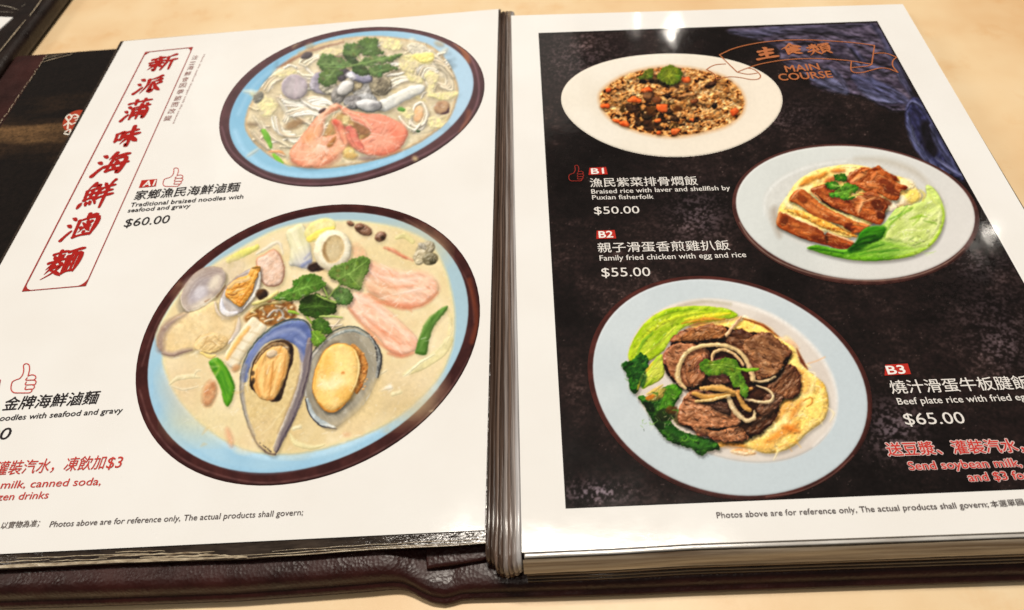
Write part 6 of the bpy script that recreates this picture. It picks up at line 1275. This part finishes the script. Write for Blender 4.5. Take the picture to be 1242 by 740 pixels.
# ---------------------------------------------------------------- right page: dark panel with blue cloth
def panel():
    P = Pic(653, 25, 1385, 620, 1.15)
    X, Y = P.X, P.Y
    # panel outline: inside test through the four sides
    def side(a, b): return ((b[0] - a[0]) * (Y - a[1]) - (b[1] - a[1]) * (X - a[0])) / math.hypot(b[0] - a[0], b[1] - a[1])
    q = [(653, 40), (1064, 25.5), (1379, 588), (686, 617)]
    ins = np.minimum.reduce([side(q[i], q[(i + 1) % 4]) for i in range(4)]) > 1.6
    v = np.stack([X - W / 2, Y - H / 2, np.full(X.shape, F)], -1) @ RW.T; k = .221 / -v[..., 2]
    U, V = v[..., 0] * k * 4200, -v[..., 1] * k * 4200          # on the paper, so the stone keeps its scale
    n1 = fbm(U, V, 120, 4, 3); n2 = fbm(U, V, 26, 4, 9); n3 = fbm(U, V, 3.2, 3, 21)
    n4 = fbm(U, V, 7, 3, 33, 20, 1.6)
    base = np.array([27, 19, 18])[None, None] + (n1 - .45)[..., None] * np.array([40, 32, 29]) + (n2 - .5)[..., None] * np.array([16, 13, 11])
    base = base * (.35 + .8 * n3 + .55 * n4)[..., None]
    f = sstep(.52, .70, n1 * .5 + n2 * .5)[..., None] * sstep(.5, .8, n3 * .6 + n4 * .4)[..., None]
    base = base + f * np.array([34, 30, 29])
    for x, y, rx, ry, aa in ((725, 598, 40, 13, 1.3), (845, 262, 34, 34, .7), (1085, 520, 34, 34, .9), (1205, 380, 60, 40, .35), (1215, 425, 30, 26, .55), (700, 70, 50, 40, .5), (930, 140, 60, 16, .5), (1190, 320, 40, 16, .5)):   # glare on the film, painted into the stone as paler patches
        e = np.exp(-((X - x) / rx) ** 2 - ((Y - y) / ry) ** 2) * aa
        base = base + (e * sstep(.42, .66, n3 * .7 + n4 * .3))[..., None] * np.array([84, 79, 84])
    g = .9 * sstep(.93, .99, vnoise(U / 1.9, V / 1.9, 77)) * sstep(.40, .56, n2); base = base + g[..., None] * np.array([105, 94, 88])
    P.C = np.clip(base, 6, 255); P.names = [('panel', None), ('cloth', 'crumpled dark blue cloth at the corner of the dark panel')]
    P.I = np.where(ins, 0, -1); P.L = ins; P.cur = 1
    P.z(850, 0, 3.084)
    c1, c2 = (92, 86, 108), (58, 50, 62)
    kw = dict(lit=1., bump=9, bs=5, vs=5, soft=4, jag=1.5, js=6, tex=.3)
    P.put(P.poly([(95,112),(250,98),(420,90),(560,84),(662,76),(720,190),(765,290),(800,390),(770,420),(700,410),(640,380),(590,360),(540,350),(480,345),(420,325),(400,290),(330,250),(300,230),(280,180),(180,140)]), c2, (92,82,96), r=6, va=20, vst=3, **kw)
    for pts, wd, c, a in (([(110,118),(200,128),(300,112),(420,100)],34,(62,58,80),10),([(300,115),(400,105),(520,95),(640,88)],26,(58,50,66),5),([(280,140),(380,120),(500,125),(600,150)],20,(50,44,58),10),
        ([(640,95),(690,150),(730,230),(760,300),(800,370)],34,(58,54,80),60),([(540,160),(600,220),(640,300),(700,380)],22,(62,58,88),60),([(400,280),(450,300),(500,320),(545,345)],46,(78,78,108),20),([(560,230),(620,250),(690,260)],24,(74,70,98),10),
        ([(575,290),(630,320),(700,350),(770,380)],60,(64,64,98),25),([(590,330),(660,370),(730,385)],26,(82,82,116),22),([(470,250),(520,290),(550,340)],20,(70,66,92),55),([(330,250),(380,255),(430,262)],26,(66,60,80),10),([(440,170),(480,200),(540,230)],18,(40,34,46),30),([(690,180),(720,230),(750,310)],10,(86,84,116),65),([(560,180),(600,240)],16,(30,26,36),60)):
        m_ = sum(c) / 3; c = tuple(min(255, (m_ + (v_ - m_) * .66) * 1.42) for v_ in c); P.put(P.line(pts, [wd*.4,wd,wd,wd*.4]), c, tuple(v_*.55 for v_ in c), r=4, va=a, vst=6, lit=1., bump=7, bs=2.6, vs=2.8, soft=3.6, op=.75, tex=.3)
    P.put(P.poly([(770,400),(790,370),(830,370),(870,420),(910,500),(950,590),(985,660),(975,675),(920,650),(860,610),(810,560),(780,500),(765,450)]), (60,60,94), (42,40,62), r=5, va=60, vst=3, **kw)
    P.put(P.poly([(820,470),(850,450),(880,500),(890,560),(870,590),(835,550)]), (20,17,22), (30,26,34), lit=.3, soft=6)
    for pts, wd, c, a in (([(775,420),(780,480),(810,550),(860,610),(930,650)],26,(66,68,104),60),([(800,380),(840,420),(880,480),(930,580)],20,(54,52,82),60),([(860,470),(890,540),(930,600),(970,640)],26,(70,70,106),60),([(790,470),(800,520),(830,560)],12,(92,92,128),70),([(770,410),(790,380),(830,400)],12,(84,84,120),40),([(880,590),(930,630),(980,660)],16,(86,86,120),35)):
        m_ = sum(c) / 3; c = tuple(min(255, (m_ + (v_ - m_) * .66) * 1.42) for v_ in c); P.put(P.line(pts, [wd*.4,wd,wd,wd*.4]), c, tuple(v_*.55 for v_ in c), r=4, va=a, vst=6, lit=1., bump=7, bs=2.6, vs=2.8, soft=3.2, op=.75, tex=.3)
    P.smear(.3, 0, 0); return P
link('panel_border', sheet(q3([(653, 40), (1064, 25.5), (1379, 588), (686, 617)], ZR + .00004)[::-1]), ink_mat((26, 19, 18)), pageR)
picture(panel(), ZR + .00008, menu, M_print, 'panel', 'dark stone coloured panel printed on the right page')
zd = ZR + .00020
picture(dish_a2(), ZL + .00015, menu, M_print, 'dish_picture', 'large picture of mussel and seafood noodles on a blue oval plate')
picture(dish_a1(), ZL + .00015, menu, M_print, 'dish_picture', 'picture of prawn noodles on a blue oval plate')
picture(dish_b1(), zd, menu, M_print, 'dish_picture', 'picture of fried rice on a white plate')
picture(dish_b2(), zd, menu, M_print, 'dish_picture', 'picture of sliced chicken with lettuce on a white plate')
picture(dish_b3(), zd, menu, M_print, 'dish_picture', 'picture of beef and onions on a pale blue plate')
# ---------------------------------------------------------------- right page: type
zt = ZR + .00032
WH = (236, 226, 214); OR = (188, 110, 66)
tag('B1', [(715, 203.6), (735, 202.6), (737, 211.4), (713.8, 212.2)], (717.5, 211), (732.6, 210.4), 6.6, pageR, zt)
tag('B2', [(723.8, 279.8), (745.4, 279), (747.4, 289.2), (723.3, 289.8)], (726.8, 288.4), (743.6, 287.8), 7.8, pageR, zt)
tag('B3', [(1073.7, 442.4), (1101, 441), (1105, 453.8), (1072.9, 455.6)], (1077.5, 454), (1099, 452.8), 10.2, pageR, zt)
lettering('dish_name', '漁民紫菜排骨燜飯', (716, 227), (847, 224.4), 10.8, zt, WH, pageR, .004)
lettering('dish_description', 'Braised rice with laver and shellfish by', (717.5, 235), (886, 230.4), 5.4, zt, WH, pageR, .006)
lettering('dish_description', 'Puxian fisherfolk', (718.5, 242), (793, 241), 5.3, zt, WH, pageR, .006)
lettering('price', '$50.00', (721, 259.6), (776, 258.6), 8.8, zt, WH, pageR)
lettering('dish_name', '親子滑蛋香煎雞扒飯', (725.5, 306.4), (886, 303.2), 12.0, zt, WH, pageR, .004)
lettering('dish_description', 'Family fried chicken with egg and rice', (727.6, 316.2), (905.4, 311.8), 6.4, zt, WH, pageR, .006)
lettering('price', '$55.00', (730, 335.6), (789.4, 334.8), 10.8, zt, WH, pageR)
lettering('dish_name', '燒汁滑蛋牛板腱飯', (1082.4, 477.8), (1252, 471.4), 16.4, zt, WH, pageR, .004)
lettering('dish_description', 'Beef plate rice with fried egg', (1089.7, 490.8), (1251, 485), 8.2, zt, WH, pageR, .006)
lettering('price', '$65.00', (1098.8, 515.2), (1172, 513.4), 14.2, zt, WH, pageR)
for zz, c, b_ in ((zt, (222, 190, 180), .075), (zt + .0001, (206, 54, 44), .012)):
    nm = 'offer_outline' if b_ > .03 else 'drink_offer'
    lettering(nm, '送豆漿、灌裝汽水，凍飲加$3', (1078, 553), (1338, 545), 16.0, zz, c, pageR, b_)
    lettering(nm, 'Send soybean milk,', (1103.6, 570), (1240, 565.6), 10.0, zz, c, pageR, b_ * 1.25)
    lettering(nm, 'and $3 for', (1176, 583.8), (1251, 580.6), 10.2, zz, c, pageR, b_ * 1.25)
lettering('small_print', 'Photos above are for reference only, The actual products shall govern;', (869.8, 628.2), (1199.6, 614.8), 7.2, zt, (104, 92, 88), pageR, .004)
lettering('small_print', '本選單圖', (1203, 615.4), (1243, 612.4), 8.2, zt, (92, 82, 78), pageR, .006)
thumb((689, 200.5, 708.5, 219.5), zt, (168, 50, 40), pageR, .75, -.01)
# ribbon banner over the panel
def bz(p): return [(880 + x / 5.645, 40 + y / 5.645) for x, y in p]
ban = [bz(p) for p in ([(-41,150),(40,112),(130,86),(250,64),(370,52),(500,47),(640,50),(800,60),(920,71),(1020,85)], [(1020,85),(1001,215)], [(-41,150),(20,210),(80,268)], [(80,268),(150,240),(250,210),(400,185),(560,175),(700,178),(850,190),(1001,215)],
    [(80,268),(150,282),(215,275)], [(150,240),(190,248),(225,272),(240,298),(220,316),(170,318),(100,305),(30,300),(-40,312),(-60,316)], [(-60,316),(-80,280),(-120,256),(-128,250),(-100,230),(-60,216),(0,212)],
    [(1016,140),(1060,137),(1110,142),(1172,166)], [(1172,166),(1146,190),(1146,228),(1180,270)], [(1180,270),(1120,246),(1060,240),(1000,254),(940,270),(890,272),(862,258),(858,230),(862,196)], [(862,238),(920,232),(975,226),(1001,215)])]
link('banner', join(px_strokes(ban, zt, 1.5)), ink_mat(OR), pageR, 'thin orange ribbon outline round the section title')
for ch, b in (('主', (915.4, 56.0, 943, 73.0)), ('食', (946.5, 51.6, 973, 67.4)), ('類', (978.4, 51.8, 1007.6, 67.6))):
    brush(ch, ((b[0] + b[2]) / 2, (b[1] + b[3]) / 2), (b[2] - b[0]) * .93, (b[3] - b[1]) * .86, zt + .0001, OR, pageR, .13, -.06, 'title_character')
lettering('title', 'MAIN', (953.8, 87.6), (994.8, 84.4), 8.0, zt, OR, pageR, .02)
lettering('title', 'COURSE', (945.8, 97.8), (1010.4, 93.8), 8.2, zt, OR, pageR, .02)

# ---------------------------------------------------------------- second menu at the corner of the table
m2 = empty('menu', None, 'dark leather menu at the table corner, behind the open one', 'menu')
z2 = .011
o = [at(62, 2, z2), at(15, 62.5, z2), at(-90, 198, z2), at(-420, 150, z2), at(-300, -120, z2), at(140, -98, z2)]
link('cover', slab([(p.x, p.y) for p in o], .0004, z2, .004, 5), M_lea2, m2)
pg = [at(15.5, 21, z2 + .0008), at(-70, 98, z2 + .0008), at(-300, 60, z2 + .0008), at(-170, 14, z2 + .0008)]
link('page', slab([(p.x, p.y) for p in pg][::-1], z2 + .0001, z2 + .0008, 0), M_paper, m2)
fr2 = [[(31, 24), (20, 37), (8, 52), (-12, 76)], [(36, 19), (45, 7), (58, -12)], [(24, 33), (16, 43)]]
link('stitching', join(px_strokes(fr2, z2 + .0006, [.6, 1.5, .7])), M_seam, m2)
fl2 = [[(-20, 4), (10, 8), (22, 12)], [(14, 11), (20, 11)], [(26, 8), (31, 5)], [(-5, 14), (16, 15)]]
link('film_crease', join(px_strokes(fl2, z2 + .0007, [.4, 1.1, .4])), M_film, m2)
